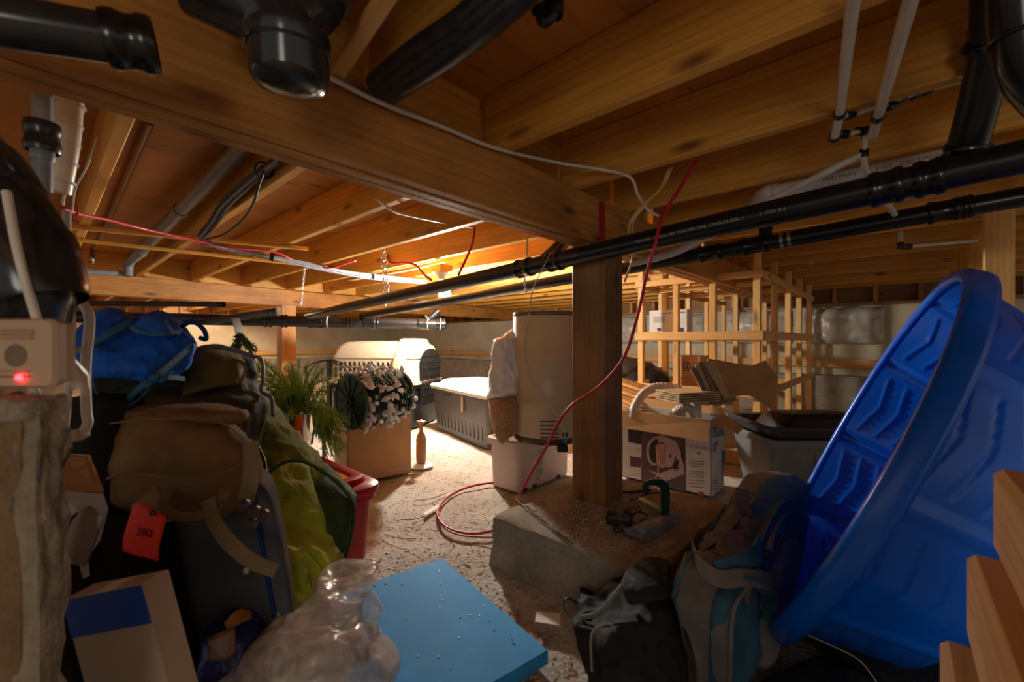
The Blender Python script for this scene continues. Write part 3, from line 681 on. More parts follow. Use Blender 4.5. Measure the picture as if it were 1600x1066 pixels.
cable('hanger_wire', [onA(858) + V(0, 0, .04), at(858, 400, 1.66), at(845, 425, 1.72), at(832, 455, 1.80), at(827, 490, 1.88), at(822, 520, 1.90), at(822, 560, 1.92), at(832, 596, 1.92), at(848, 618, 1.92), at(868, 645, 1.9), at(880, 672, 1.9), at(884, 684, 1.92)], .0022, STEEL, 'thin steel wire hanging from the upper pipe over the almond tank', 'wire')
cable('red_cable', [at(742, 356, 2.5), at(738, 380, 2.45), at(728, 405, 2.4), at(716, 430, 2.35)], .007, RCABLE, 'short red cable dropping from the joists to the upper pipe, right of the lamp')
cable('red_cable', [at(604, 398, 3.3), at(612, 411, 3.2), at(632, 410, 3.1), at(650, 415, 3.0), at(664, 430, 2.85), at(674, 438, 2.8)], .008, RCABLE, 'red cable bowing from a joist to the upper pipe just left of the lamp')
cable('white_cable', [at(588, 311, 1.62), at(612, 328, 1.75), at(632, 335, 1.85), at(690, 347, 2.1), at(738, 355, 2.4)], .006, WCABLE, 'white cable running from the near beam towards the lamp')
for i, (dy, c) in enumerate(((0, WCABLE), (6, YCABLE), (13, WCABLE), (19, WCABLE))):
    cable('bright_cable', [at(560 - 6 * i, 420 + dy, 3.7), at(625, 408 + dy * .9, 3.6), at(690, 392 + dy, 3.5), at(748, 378 + dy * 1.1, 3.4), at(800, 372 + dy * 1.2, 3.3)], .006, c, ['topmost', 'second', 'third', 'lowest'][i] + ' of four slack cables sagging across the bright joists left of the lamp', group='slack cables by the lamp')
# wiring bundle sagging across the bays
t = thing('cable_bundle', at(470, 400, 2.8), 'bundle of grey cables strapped together, sagging across the bays towards the lamp', 'cable')
for i in range(9):
    a = i * 2 * PI / 9 + .3; k = .014 if i < 7 else .004
    o = RT * (k * math.cos(a)) + UP * (k * math.sin(a) * 1.1)
    fan = UP * (.004 * (i - 4))
    pts = [at(316, 376, 2.3) + o, at(370, 390, 2.45) + o * .8 - UP * .004, at(425, 402, 2.6) + o * .5, at(480, 414, 2.85) + o * 1.1 + fan * .6, at(545, 428, 3.2) + o * 1.3 + fan * 1.2, at(600, 435, 3.5) + o + fan * 1.4, at(665, 441, 3.8) + o + fan]
    v, f = tubeg(pts, .0065, 7, 5); mesh('cable_strand', v, f, [GCABLE, GCABLE, WCABLE, GCABLE, BCABLE][i % 5], t, True)
for p in (at(425, 402, 2.6), at(582, 433, 3.4)): hoop(t, p, RT * .9 - UP * .2 + FW * .5, .021, BLACKP, .022, 'cable_strap')
cable('red_cable', [at(96, 326, 1.5), at(130, 336, 1.6), at(170, 344, 1.75), at(225, 358, 2.0), at(320, 379, 2.3), at(370, 388, 2.42), at(428, 394, 2.6), at(460, 408, 2.75), at(480, 417, 2.9), at(520, 418, 3.0), at(556, 407, 3.1)], .0065, RCABLE, 'long red cable running from the far left along the grey cable bundle')
# loom tied along a joist at left
t = thing('wiring_loom', at(360, 320, 2.0), 'bunch of dark cables tied beside a joist at left, looping down', 'cable')
for i in range(8):
    a = i * .8; o = RT * (.016 * math.cos(a)) + UP * (.016 * math.sin(a))
    pts = [onX(440, 245, .525) + o * .5, onX(412, 266, .525) + o * .7, onX(382, 290, .52) + o, onX(352, 318, .52) + o * 1.2, onX(335, 345, .515) + o, onX(316, 368, .51) + o]
    v, f = tubeg(pts, .0065, 7, 5); mesh('cable_strand', v, f, [BCABLE, GCABLE, DKSTEEL, BCABLE][i % 4], t, True)
hoop(t, onX(412, 266, .525), RT * .7 - UP * .5 - FW * .6, .026, BLACKP, .012, 'cable_strap')
v, f = tubeg([onX(412, 268, .51), at(404, 290, 1.5), at(396, 318, 1.6), at(378, 345, 1.75), at(350, 366, 1.9), onX(322, 374, .51)], .005, 7, 6); mesh('loose_strand', v, f, BCABLE, t, True)
# chains hanging the pipes
def chain(name, a, b, label, r=.0018, L_=.022):
    g = G(); n = max(3, int((b - a).length / (L_ * .78))); d = (b - a).normalized(); x, y, z = frame(d)
    for i in range(n):
        c = a + (b - a) * ((i + .5) / n); s = y if i % 2 else z
        pts = [c + d * (L_ / 2 * math.cos(q)) + s * (L_ * .27 * math.sin(q)) for q in np.linspace(0, 2 * PI, 9)]
        g.add(*tubeg(pts, r, 4, 0))
    t = g.build(name, STEEL, None, True); t['label'] = label; t['category'] = 'chain'; return t
chain('hanger_chain', at(595, 364, 2.9), at(602, 478, 2.9), 'steel hanger chain on a joist holding the upper pipe, left of the lamp', .0028, .034)
chain('hanger_chain', at(600, 380, 2.92), at(608, 470, 2.92) , 'second steel hanger chain, slanting beside the first one left of the lamp', .0028, .034)
chain('hanger_chain', at(824, 372, 2.2), at(823, 408, 1.98), 'short hanger chain above the upper pipe near the coupling')
chain('hanger_chain', at(818, 424, 1.9), at(822, 458, 2.3), 'short hanger chain linking the two black pipes left of the centre post')
chain('hanger_chain', at(478, 400, 3.1), at(470, 480, 3.1), 'thin chain hanging in front of the far beam above the pipe junction')
# white flex cords at left foreground
t = thing('extension_cord', at(120, 680, .62), 'beige extension cord looping down at left, its plug end hanging by the cardboard', 'cord')
tube('cord', [at(104, 330, .60), at(106, 440, .60), at(112, 500, .60), at(108, 560, .60), at(106, 620, .60), at(100, 680, .61)], .0045, WCABLE, t, n=8, smooth=6)
tube('cord', [at(110, 420, .62), at(128, 470, .62), at(140, 500, .62), at(134, 570, .62), at(135, 640, .62), at(137, 662, .62), at(124, 684, .62)], .006, WCABLE, t, n=8, smooth=6)
v, f = stackg([(0, .020, .012, .003), (.004, .026, .016, .004), (.022, .026, .016, .004), (.028, .018, .012, .003)], at(130, 676, .62), FW, UP * .9 - RT * .3, -(RT * .9 + UP * .35)); mesh('plug', v, f, BEIGE, t, True, sharp=40)
tube('cord', [at(10, 300, .44), at(25, 380, .43), at(40, 440, .43), at(58, 500, .44)], .004, WCABLE, t, n=8, smooth=6)
v, f = boxg(at(118, 552, .61), .03, .008, .008, RT, FW); mesh('cord_clip', v, f, BEIGE, t)
cable('pale_cable', [at(50, 600, .47), at(66, 640, .46), at(78, 690, .46), at(80, 760, .46), at(84, 860, .46), at(86, 940, .47)], .004, WCABLE, 'pale cord running down the edge of the left concrete stub', 'cord')
cable('thin_red_wires', [at(108, 300, 1.5), at(122, 330, 1.5), at(112, 340, 1.5), at(124, 350, 1.5)], .004, RCABLE, 'small tangle of red wire at far left under the plywood', 'cable')
cable('beige_wire', [at(110, 208, 1.2), at(106, 270, 1.2), at(98, 320, 1.25)], .0035, WCABLE, 'beige wire hanging down left of the brown pipe', 'wire')
cable('beige_wire', [at(152, 215, 1.3), at(136, 260, 1.35), at(118, 295, 1.4), at(113, 330, 1.5)], .003, WCABLE, 'second beige wire, curving beside the brown pipe at upper left', 'wire')
# ================================================================ STORAGE FRAME (studs and rails)
S_ = .040
sf = thing('timber_frame', (3.6, 1.0, 0), 'open pale timber shelf frame of studs and rails at right, behind the cardboard sheets', 'shelf frame')
def stud(x, y, z0=.0, z1=JB - .002, s=S_, nm='stud'): lumber(nm, V(x, y, z0), V(x, y, z1), s, s, STUDW, sf, up=YA, ch=.003)
FX = 3.06; FYs = [.66, .925, 1.175, 1.44]; SXs = [3.06, 3.56, 4.1, 4.62, 5.2]
for y in FYs: stud(FX, y)
for x in SXs[1:]: stud(x, .66)
for x in SXs[1:4]:
    stud(x, 1.46)
stud(5.2, 1.46); stud(5.2, 1.05); stud(4.1, 1.05); stud(FX, 1.95); stud(3.56, 1.95); stud(4.62, 1.95)
for z, h in ((.042, .085), (.46, .05), (.835, .06), (1.225, .045)):
    lumber('rail', V(FX - .032, .62, z), V(FX - .032, 1.47, z), .022, h, STUDW, sf, ch=.003)
    lumber('rail', V(FX + .02, .63, z), V(5.22, .63, z), .022, h, STUDW, sf, ch=.003)
    if z > .1:
        lumber('rail', V(FX + .02, 1.49, z), V(5.22, 1.49, z), .022, h, STUDW, sf, ch=.003)
        lumber('cross_rail', V(4.13, .66, z - .0), V(4.13, 1.46, z), .022, h, STUDW, sf, ch=.003)
        lumber('cross_rail', V(3.45, .66, z - .01), V(3.45, 1.46, z - .01), .03, h * .8, STUDW, sf, ch=.003)
for x in (3.3, 3.8, 4.4, 4.9): lumber('slat', V(x, .64, 1.258), V(x, 1.48, 1.258), .09, .018, STUDW, sf, ch=.002)
def carton(name, c, dx, dy, dz, X, Y, mat, label, cat='box', prints=None):
    t = thing(name, c, label, cat)
    g = G().add(*boxg(c, dx, dy, dz, X, Y)); g.build('carton_body', mat, t)
    return t
c = onX(1048, 522, 3.22); c.z = .868; c += YA * .0
w1 = carton('white_shelf_box', c, .12, .285, .165, XA, YA, WPRINT, 'white printed carton on the upper rail of the timber frame, in its left bay')
for z, y0, y1, h in ((.145, -.13, .05, .006), (.12, .02, .11, .05), (.03, -.12, -.07, .03), (.03, .05, .08, .022)):
    quad('print_mark', [c + V(-.0605, y0, z), c + V(-.0605, y1, z), c + V(-.0605, y1, z - h), c + V(-.0605, y0, z - h)], [INK, FADED][int(h > .03)], w1, off=-XA)
c = onX(1082, 560, 3.2); c.z = 0
b2_ = carton('brown_shelf_box', c, .2, .17, .695, XA, YA, CARD, 'tall brown carton with a round swirl mark inside the timber frame')
text('swirl_mark', '@', c + V(-.101, .045, .60), -YA, UP, .07, INK, b2_)
for k in range(5): quad('print_line', [c + V(-.1005, .07, .54 - .035 * k), c + V(-.1005, -.07, .54 - .035 * k), c + V(-.1005, -.07, .53 - .035 * k), c + V(-.1005, .07, .53 - .035 * k)], OLDW, b2_, off=-XA)
text('print_mark', '11', c + V(-.101, -.03, .61), -YA, UP, .06, INK, b2_)
# black sheeting heap and offcuts left of the frame
BLKSH = plain('black_sheeting', (0.015, 0.018, 0.024), 0.3, var=.3, scale=10)
gr = [[at(970, 562, 3.9), at(1000, 560, 3.8), at(1030, 572, 3.7), at(1052, 585, 3.6)], [at(968, 590, 3.6), at(1000, 590, 3.5), at(1030, 596, 3.45), at(1054, 604, 3.45)], [at(965, 640, 3.4), at(1000, 640, 3.35), at(1030, 645, 3.3), at(1056, 650, 3.35)], [at(965, 690, 3.3), at(1000, 690, 3.2), at(1030, 692, 3.2), at(1056, 690, 3.25)]]
o = patch('black_sheeting', gr, .3, BLKSH, None, amp=.02, freq=7); tag(o, 'heap of black plastic sheeting on the ground beyond the centre post', 'sheeting')
for i in range(7):
    a = at(968, 592 + 6 * i, 3.0 - .05 * i); b = at(1012 - 2 * i, 606 + 6 * i, 2.85 - .05 * i)
    o = lumber('board_offcut', a + V(0, 0, 0), b, .07, .012, STUDW if i % 2 else OLDW); tag(o, ['topmost', 'second', 'third', 'fourth', 'fifth', 'sixth', 'lowest'][i] + ' thin board offcut in the leaning pile just right of the centre post', 'board', 'board offcuts right of the post')
gx = onX(990, 680, 2.75); gr = G().add(*boxg(V(2.85, 1.35, 0), .4, .45, .42)); o = gr.build('offcut_box', CARD); tag(o, 'plain brown box under the board offcuts, mostly behind the centre post', 'box')
# corrugated sheets fanned on the frame rail
DC = plain('grey_brown_card', (0.30, 0.20, 0.12), .8, var=.1, scale=7)  # darker grey-brown card for alternate leaves
def sheet(name, pts, label, mat, th=.006, grp=None):
    o = quad(name, pts, mat, None, off=FW, th=th); tag(o, label, 'cardboard', grp); return o
sheet('cardboard_sheet', [at(1105, 560, 2.45), at(1174, 572, 2.62), at(1196, 563, 2.66), at(1216, 590, 2.68), at(1205, 640, 2.62), at(1172, 618, 2.5), at(1126, 616, 2.38)], 'large brown cardboard sheet standing across the front of the timber frame', CARD, .008)
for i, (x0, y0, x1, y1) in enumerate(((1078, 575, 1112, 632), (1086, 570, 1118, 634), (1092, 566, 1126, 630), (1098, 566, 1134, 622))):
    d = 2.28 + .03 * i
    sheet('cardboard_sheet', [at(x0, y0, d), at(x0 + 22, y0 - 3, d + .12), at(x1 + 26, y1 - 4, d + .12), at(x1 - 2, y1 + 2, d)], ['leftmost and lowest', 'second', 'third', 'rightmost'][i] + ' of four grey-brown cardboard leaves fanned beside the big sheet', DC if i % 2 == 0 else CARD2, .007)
for i in range(5):
    z = .80 - (612 + 3.2 * i - 533) / FPX * 2.3
    pts = [onz(x, y + 0 * i, z) for x, y in ((1036 + i, 606 + 3.2 * i), (1068, 599 + 3.2 * i), (1112 - i, 612 + 3.2 * i), (1078, 622 + 3.2 * i))]
    c0 = at(1074, 612, 2.3); c0.z = z
    ax, ay = RT * .9 + FW * .3, FW * .9 - RT * .3
    pts = [c0 + ax * u * .14 + ay * v * .10 for u, v in ((-1, -1), (1, -1), (1, 1), (-1, 1))]
    o = quad('flat_carton', pts, CARD2, None, off=UP, th=.006); tag(o, ['topmost', 'second', 'third', 'fourth', 'bottom'][i] + ' flattened carton in the low pile left of the cardboard leaves', 'cardboard', 'flattened cartons in a low pile')
# ================================================================ HOSE REEL CARTON
HX, HY = 2.30, .705
hr = thing('hose_reel_carton', (HX + .1, HY + .25, 0), 'open white printed hose reel carton with pictures, brown flaps folded out, behind the footing', 'box')
HH, HW, HD = .395, .50, .21
def wallq(nm, a, b, z0, z1, mat, th=.004): 
    d = (b - a).normalized(); n = V(d.y, -d.x, 0); return quad(nm, [V(a.x, a.y, z0), V(b.x, b.y, z0), V(b.x, b.y, z1), V(a.x, a.y, z1)], mat, hr, off=-n, th=th)
g = G()
for (cx, cy, dx, dy) in ((HX + .002, HY + HW / 2, .004, HW), (HX + HD - .002, HY + HW / 2, .004, HW), (HX + HD / 2, HY + .002, HD, .004), (HX + HD / 2, HY + HW - .002, HD, .004)):
    g.add(*boxg(V(cx, cy, 0), dx, dy, HH))
g.add(*boxg(V(HX + HD / 2, HY + HW / 2, 0), HD, HW, .005)); g.build('carton_body', WPRINT, hr)
quad('front_flap', [V(HX - .001, HY, HH), V(HX - .001, HY + HW, HH), V(HX - .012, HY + HW, HH - .10), V(HX - .022, HY + .01, HH - .11)], CARDIN, hr, off=-XA, th=.004)
quad('side_flap', [V(HX, HY, HH), V(HX + HD, HY, HH), V(HX + HD + .01, HY - .10, HH - .055), V(HX + .05, HY - .11, HH - .065)], CARDIN, hr, off=UP, th=.004)
quad('back_flap', [V(HX + HD, HY, HH), V(HX + HD, HY + HW, HH), V(HX + HD + .02, HY + HW, HH + .05), V(HX + HD + .02, HY, HH + .035)], CARDIN, hr, off=XA, th=.004)
FP = HX - .0015
def fq(nm, pts, mat, lv=0): return quad(nm, [onX(x, y, FP - lv * .0008) for x, y in pts], mat, hr, off=-XA, th=.0006)
PUR = plain('photo_purple', (0.12, 0.06, 0.065), .5, var=.2); PINK = plain('reel_pink', (0.50, 0.36, 0.36), .5); COIL = plain('coil_peach', (0.66, 0.38, 0.27), .5); DPUR = plain('photo_dark', (.035, .02, .022), .5); TXT = plain('grey_lettering', (0.28, 0.28, 0.28), .6)
fq('photo_panel', [(1003, 674), (1071, 684), (1072, 769), (1002, 751)], PUR)
fq('small_photo', [(981, 671), (1006, 674), (1004, 695), (982, 691)], DPUR)
fq('small_photo', [(984, 713), (1002, 716), (1001, 731), (985, 729)], PUR)
def ell(cx, cy, a, b, n=18, t=0): return [(cx + a * math.cos(q) * math.cos(t) - b * math.sin(q) * math.sin(t), cy + a * math.cos(q) * math.sin(t) + b * math.sin(q) * math.cos(t)) for q in np.linspace(0, 2 * PI, n, endpoint=False)]
fq('reel_picture', ell(1022, 706, 12, 22), PINK, 1); fq('reel_picture', ell(1023, 706, 9, 18), DPUR, 2)
fq('reel_picture', [(1021, 683), (1035, 680), (1056, 690), (1064, 706), (1068, 726), (1070, 742), (1062, 738), (1056, 714), (1046, 697), (1032, 690), (1022, 690)], PINK, 1)
fq('reel_picture', [(1010, 733), (1040, 752), (1071, 740), (1055, 731), (1030, 740)], PINK, 2)
fq('reel_picture', [(1024, 696), (1037, 694), (1050, 698), (1046, 726), (1034, 732), (1026, 722)], COIL, 3)
for k in range(5): fq('coil_line', [(1027 + 3.6 * k, 696), (1028 + 3.6 * k, 696), (1030 + 3.2 * k, 727), (1029 + 3.2 * k, 727)], PUR, 4)
fq('reel_picture', ell(1047, 714, 7.5, 17, t=.1), PINK, 5); fq('reel_picture', [(1047, 708), (1050, 714), (1046, 716)], DPUR, 6)
fq('reel_picture', [(1052, 730), (1059, 718), (1061, 722), (1055, 737)], DPUR, 6)
fq('reel_picture', [(1064, 698), (1069, 712), (1068, 724), (1064, 714)], DPUR, 6)
fq('coil_line', [(1028, 720), (1030, 720), (1029, 742), (1024, 748), (1022, 748), (1027, 741)], COIL, 6)
text('carton_title', 'HOSE REEL', onX(1073.5, 699, FP), -YA, UP, .025, TXT, hr)
for k, y in enumerate((720, 724, 728, 736, 740, 744, 750, 755, 760)):
    fq('text_line', [(1077, y), (1100, y + 1.5), (1100, y + 2.7), (1077, y + 1.0)], TXT)
fq('text_line', ell(1092, 708, 2.6, 2.8, 10), TXT)
for y in (700, 703, 739, 742): fq('text_line', [(984, y), (1002, y + 1), (1002, y + 2), (984, y + .9)], FADED)
SP_ = HY - .0015
def sq(nm, pts, mat, lv=0): return quad(nm, [onY(x, y, SP_ - lv * .0008) for x, y in pts], mat, hr, off=-YA, th=.0006)
BLUP = plain('blue_print', (0.02, 0.13, 0.27), .5)
sq('blue_panel', [(1114.5, 667), (1131, 671), (1133, 680), (1114.5, 684)], BLUP); text('panel_lettering', 'OPEN', onY(1115, 681, SP_ - .001), XA, UP, .045, WPRINT, hr)
sq('blue_panel', [(1128, 705), (1133, 703), (1133, 722), (1130, 727), (1129, 750), (1128.3, 750), (1128.6, 727), (1128, 724)], BLUP)
text('side_lettering', 'HOSE', onY(1114.5, 700, SP_ - .001), XA, UP, .035, BLUP, hr); text('side_lettering', 'REEL', onY(1114.5, 707, SP_ - .001), XA, UP, .03, BLUP, hr)
for y in (747, 751, 755, 759, 764): sq('text_line', [(1114.5, y), (1122, y - .8), (1122, y + .3), (1114.5, y + 1.4)], BLUP)
# corrugated hoses in the carton
CORR = plain('beige_hose_plastic', (0.60, 0.52, 0.42), .4, var=.08)
def corr(name, pts, r, label):
    P = cat([tuple(p) for p in pts], 14); n = len(P); rr = [r * (1 + .10 * math.sin(i * 2.1)) for i in range(n)]
    v, f = tubeg(P, r, 14, 0, True, rr); o = mesh(name, v, f, CORR, None, True); tag(o, label, 'hose')
corr('corrugated_hose', [V(2.40, 1.10, .1), at(990, 655, 2.48), at(1000, 622, 2.5), at(1022, 606, 2.52), at(1048, 606, 2.5), at(1066, 618, 2.45), V(2.42, .92, .30)], .026, 'left ribbed beige hose arching out of the hose reel carton')
corr('corrugated_hose', [V(2.36, .98, .15), at(1052, 652, 2.38), at(1066, 638, 2.34), at(1080, 640, 2.32), at(1086, 655, 2.32), V(2.38, .85, .2)], .024, 'right ribbed beige hose curling low inside the hose reel carton')
v, f = tubeg([at(1088, 655, 2.36), at(1088, 628, 2.36)], .028, 16); o = mesh('duct_collar', v, f, CORR, None, True); tag(o, 'short upright beige collar between the ribbed hoses and the cardboard leaves', 'fitting')
# ================================================================ TOTES
def ribs(t, c, Xd, Yd, dx, dy, z0, z1, n, mat, side='Y-', w_=.012, th=.005):
    for i in range(n):
        k = (i + .5) / n - .5
        p = Vector(c) + Xd * (dx * k) - Yd * (dy / 2 + .001); v, f = boxg(p + UP * (z0 - c.z), w_, th, z1 - z0, Xd, Yd); mesh('rib', v, f, mat, t)
def tote(name, c, Xd, Yd, dx, dy, h, mat, label, rim=.02, taper=.86, nrib=0, lid=None):
    t = thing(name, c, label, 'tote'); wl = .005
    L1 = [(0, dx * taper, dy * taper, .03), (.01, dx * (taper + .01), dy * (taper + .01), .035), (h - .035, dx * .985, dy * .985, .045), (h - .034, dx + rim, dy + rim, .05), (h - .004, dx + rim, dy + rim, .05), (h, dx + rim - .006, dy + rim - .006, .048), (h, dx * .985 - 2 * wl, dy * .985 - 2 * wl, .04), (.012, dx * taper - 2 * wl, dy * taper - 2 * wl, .03)]
    v, f = stackg(L1, c, Xd, Yd, closed=True, n=5); mesh('body', v, f, mat, t, True, sharp=35); return t
DX, DY = RT, FW
c = at(1262, 700, 2.33); c.z = 0
gt = tote('grey_tote', c, RT, FW, .64, .42, .305, TGREY, 'grey plastic storage tote behind the blue pool, under the slate tray', taper=.84)
for k in (-.16, .05, .16):
    v, f = boxg(c + RT * k - FW * .205 + UP * .265, .07, .014, .02, RT, FW); mesh('lug', v, f, TGREY, gt)
for k in (-.1, .1): 
    v, f = boxg(c + RT * k - FW * .198 + UP * .03, .006, .012, .24, RT, FW * 1 - UP * .06); mesh('rib', v, f, TGREY, gt)
tr = thing('slate_tray', c + UP * .306, 'dark slate storage lid lying upturned on the grey tote', 'lid')
L1 = [(0, .56, .36, .04), (.004, .60, .40, .04), (.045, .64, .43, .05), (.05, .675, .46, .05), (.062, .675, .46, .05), (.066, .66, .445, .05), (.060, .62, .40, .04), (.02, .56, .34, .04)]
v, f = stackg(L1, c + UP * .307, RT, FW, n=5); mesh('lid_shell', v, f, TDARK, tr, True, sharp=35)
v, f = stackg([(0, .50, .28, .05), (.05, .46, .24, .08), (.078, .40, .2, .09), (.082, .3, .15, .07)], c + UP * .327 + RT * .03 + FW * .03, RT, FW, n=5); mesh('raised_centre', v, f, BLACKP, tr, True, sharp=50)
# red tote with orange inset
c = V(.64, 1.71, 0)
rt = tote('red_tote', c, XA, YA, .38, .58, .262, REDPL, 'red plastic tote with an orange-centred lid beside the green quilt', taper=.9)
L1 = [(.25, .425, .625, .07), (.262, .43, .63, .07), (.276, .425, .625, .07), (.284, .40, .60, .07), (.286, .36, .55, .06), (.302, .345, .535, .06), (.306, .32, .51, .055), (.304, .28, .47, .05), (.292, .27, .46, .05)]
v, f = stackg(L1, c, XA, YA, n=6); mesh('lid', v, f, REDPL, rt, True, sharp=35)
v, f = stackg([(.292, .268, .458, .05), (.296, .262, .45, .05)], c, XA, YA, n=6); o = mesh('lid_inset', v, f, ORGPL, rt, True, sharp=35); o['label'] = 'bright orange inset'
# large dark grey tote with beige lid
Lx = (RT * .555 - FW * .832).normalized(); Ly = (RT * .832 + FW * .555).normalized()
c = EYE + RT * (-.47) + FW * 3.5 + Ly * .28; c.z = 0.0
dt = tote('large_tote', c, Lx, Ly, 1.04, .54, .39, DGREY, 'large dark grey storage tote with a cream lid, right of the pale kennel', taper=.88)
ribs(dt, c, Lx, Ly, .85, .49, .05, .25, 13, DGREY, w_=.022, th=.012)
L1 = [(.375, 1.07, .57, .07), (.40, 1.09, .59, .08), (.413, 1.07, .57, .08), (.418, .95, .47, .08), (.45, .90, .42, .09), (.458, .84, .37, .09), (.46, .6, .25, .05)]
v, f = stackg(L1, c, Lx, Ly, n=6); mesh('lid', v, f, BEIGELID, dt, True, sharp=35)
for k in range(5):
    p = c + Ly * (-.14 + .07 * k) + UP * .456; v, f = boxg(p, .62, .012, .006, Lx, Ly); mesh('lid_rib', v, f, BEIGELID, dt)
v, f = boxg(c - Ly * .275 + Lx * .12 + UP * .23, .03, .004, .13, Lx, Ly); mesh('hang_tag', v, f, CARD2, dt)
for k in (-.12, -.02): v, f = boxg(c - Ly * .268 + Lx * (k - .1) + UP * .34, .02, .006, .018, Lx, Ly); mesh('slot', v, f, BLACKP, dt)
# white bin
cr = onz(808, 773, 0)
c = cr + XA * .25 + YA * .11
wbn = tote('white_bin', c, XA, YA, .50, .22, .27, WBIN, 'white plastic bin on the gravel under the almond-coloured tank', taper=.93, rim=.03)
for k in range(3): quad('print_mark', [c + V(-.09 + .02, -.108, .20 - .055 * k), c + V(-.045 + .02, -.108, .20 - .055 * k), c + V(-.045 + .02, -.106, .165 - .055 * k), c + V(-.09 + .02, -.106, .165 - .055 * k)], FADED, wbn, off=-YA)
for k in (-.18, -.1, .12): v, f = boxg(c + V(k, -.103, 0), .03, .01, .014); mesh('foot_notch', v, f, BLACKP, wbn)
text('bin_lettering', 'ROUGH', c + V(-.06, -.1075, .03), UP, -XA, .04, FADED, wbn)
# ================================================================ TANK
tc = EYE + RT * .195 + FW * 2.33; tc.z = .271; TR = .19
tk = thing('pressure_tank', tc, 'tall almond-coloured cylindrical tank left of the centre post, standing on the white bin', 'tank')
lathe('tank_shell', [(.0001, .022), (TR - .03, .022), (TR - .004, .03), (TR, .045), (TR, .20), (TR + .002, .203), (TR + .002, .213), (TR, .216), (TR, .43), (TR + .002, .433), (TR + .002, .441), (TR, .444), (TR, .655), (TR - .004, .665)], tc, TANKM, tk, n=64)
lathe('base_ring', [(TR - .05, 0), (TR - .012, 0), (TR - .006, .006), (TR + .001, .026), (TR - .002, .034)], tc, plain('brown_base', (.08, .04, .025), .4), tk, n=64)
lathe('top_rim', [(TR, .66), (TR + .003, .67), (TR - .001, .682), (TR - .012, .684), (TR - .02, .67), (.0001, .66)], tc, plain('brown_rim', (.14, .08, .05), .4), tk, n=64)
def tank_patch(nm, px0, px1, y0, y1, mat, n=6, lift=.001):
    # a curved label strip on the tank wall
    def hit(px, py):
        k = (px - 800) / FPX; d = (FW + RT * k); o = EYE - tc; a = d.x ** 2 + d.y ** 2; b = 2 * (o.x * d.x + o.y * d.y); cc = o.x ** 2 + o.y ** 2 - (TR + lift) ** 2
        disc = b * b - 4 * a * cc; s = (-b - math.sqrt(max(disc, 0))) / (2 * a); return at(px, py, s)
    g = G(); xs_ = np.linspace(px0, px1, n); v = [hit(x, y) for y in (y0, y1) for x in xs_]; g.add(v, [(i, i + 1, n + i + 1, n + i) for i in range(n - 1)]); return g.build(nm, mat, tk, True)
for k in range(5): tank_patch('dark_stripe', 844, 873, 658 + 6.2 * k, 660 + 6.2 * k, DPUR)
DB = plain('dark_blue_mark', (.01, .05, .12), .5); LB = plain('sky_blue_mark', (.02, .30, .55), .5)
tank_patch('blue_mark', 876, 880, 688, 693, DB); tank_patch('blue_mark', 880, 886, 687, 693, LB); tank_patch('dark_mark', 888, 893, 687, 692, DB)
tank_patch('round_logo', 879, 887, 676, 683, INK, lift=.0012); tank_patch('round_logo_centre', 882, 884, 678, 681, TANKM, lift=.002)
v, f = boxg(tc - FW * .17 + RT * .06 + UP * -.03, .05, .05, .032, RT, FW); mesh('drain_port', v, f, BLACKP, tk)
# pellet bag
CL = plain('white_film', (0.75, 0.75, 0.74), .25, var=.06, scale=20, bmp=.5); PEL = plain('wood_pellets', (.46, .27, .13), .8, var=.5, scale=160, bmp=1.0)
pb_ = thing('pellet_bag', at(790, 690, 2.2), 'half-full white plastic bag with brown pellets in its bottom, hanging beside the tank', 'bag')
D = 2.28
gr = [[at(771, 532, D), at(784, 526, D - .02), at(797, 516, D + .02), at(815, 519, D)], [at(769, 560, D), at(785, 556, D - .03), at(802, 552, D - .03), at(818, 550, D)], [at(766, 595, D), at(782, 594, D - .05), at(802, 592, D - .05), at(820, 590, D)], [at(763, 625, D), at(782, 625, D - .07), at(802, 622, D - .06), at(820, 620, D)]]
patch('bag_top', gr, .10, CL, pb_, amp=.024, freq=13, stretch=(1, 1, .5), nu=8, nv=8)
gr = [[at(763, 626, D), at(782, 622, D - .07), at(802, 620, D - .06), at(820, 620, D)], [at(764, 645, D - .02), at(782, 648, D - .09), at(804, 650, D - .07), at(822, 655, D)], [at(768, 662, D - .03), at(781, 672, D - .08), at(803, 672, D - .06), at(820, 670, D - .02)], [at(776, 690, D - .05), at(784, 697, D - .06), at(800, 684, D - .05), at(818, 676, D - .02)]]
patch('pellet_fill', gr, .10, PEL, pb_, amp=.006, freq=30, nu=8, nv=8)
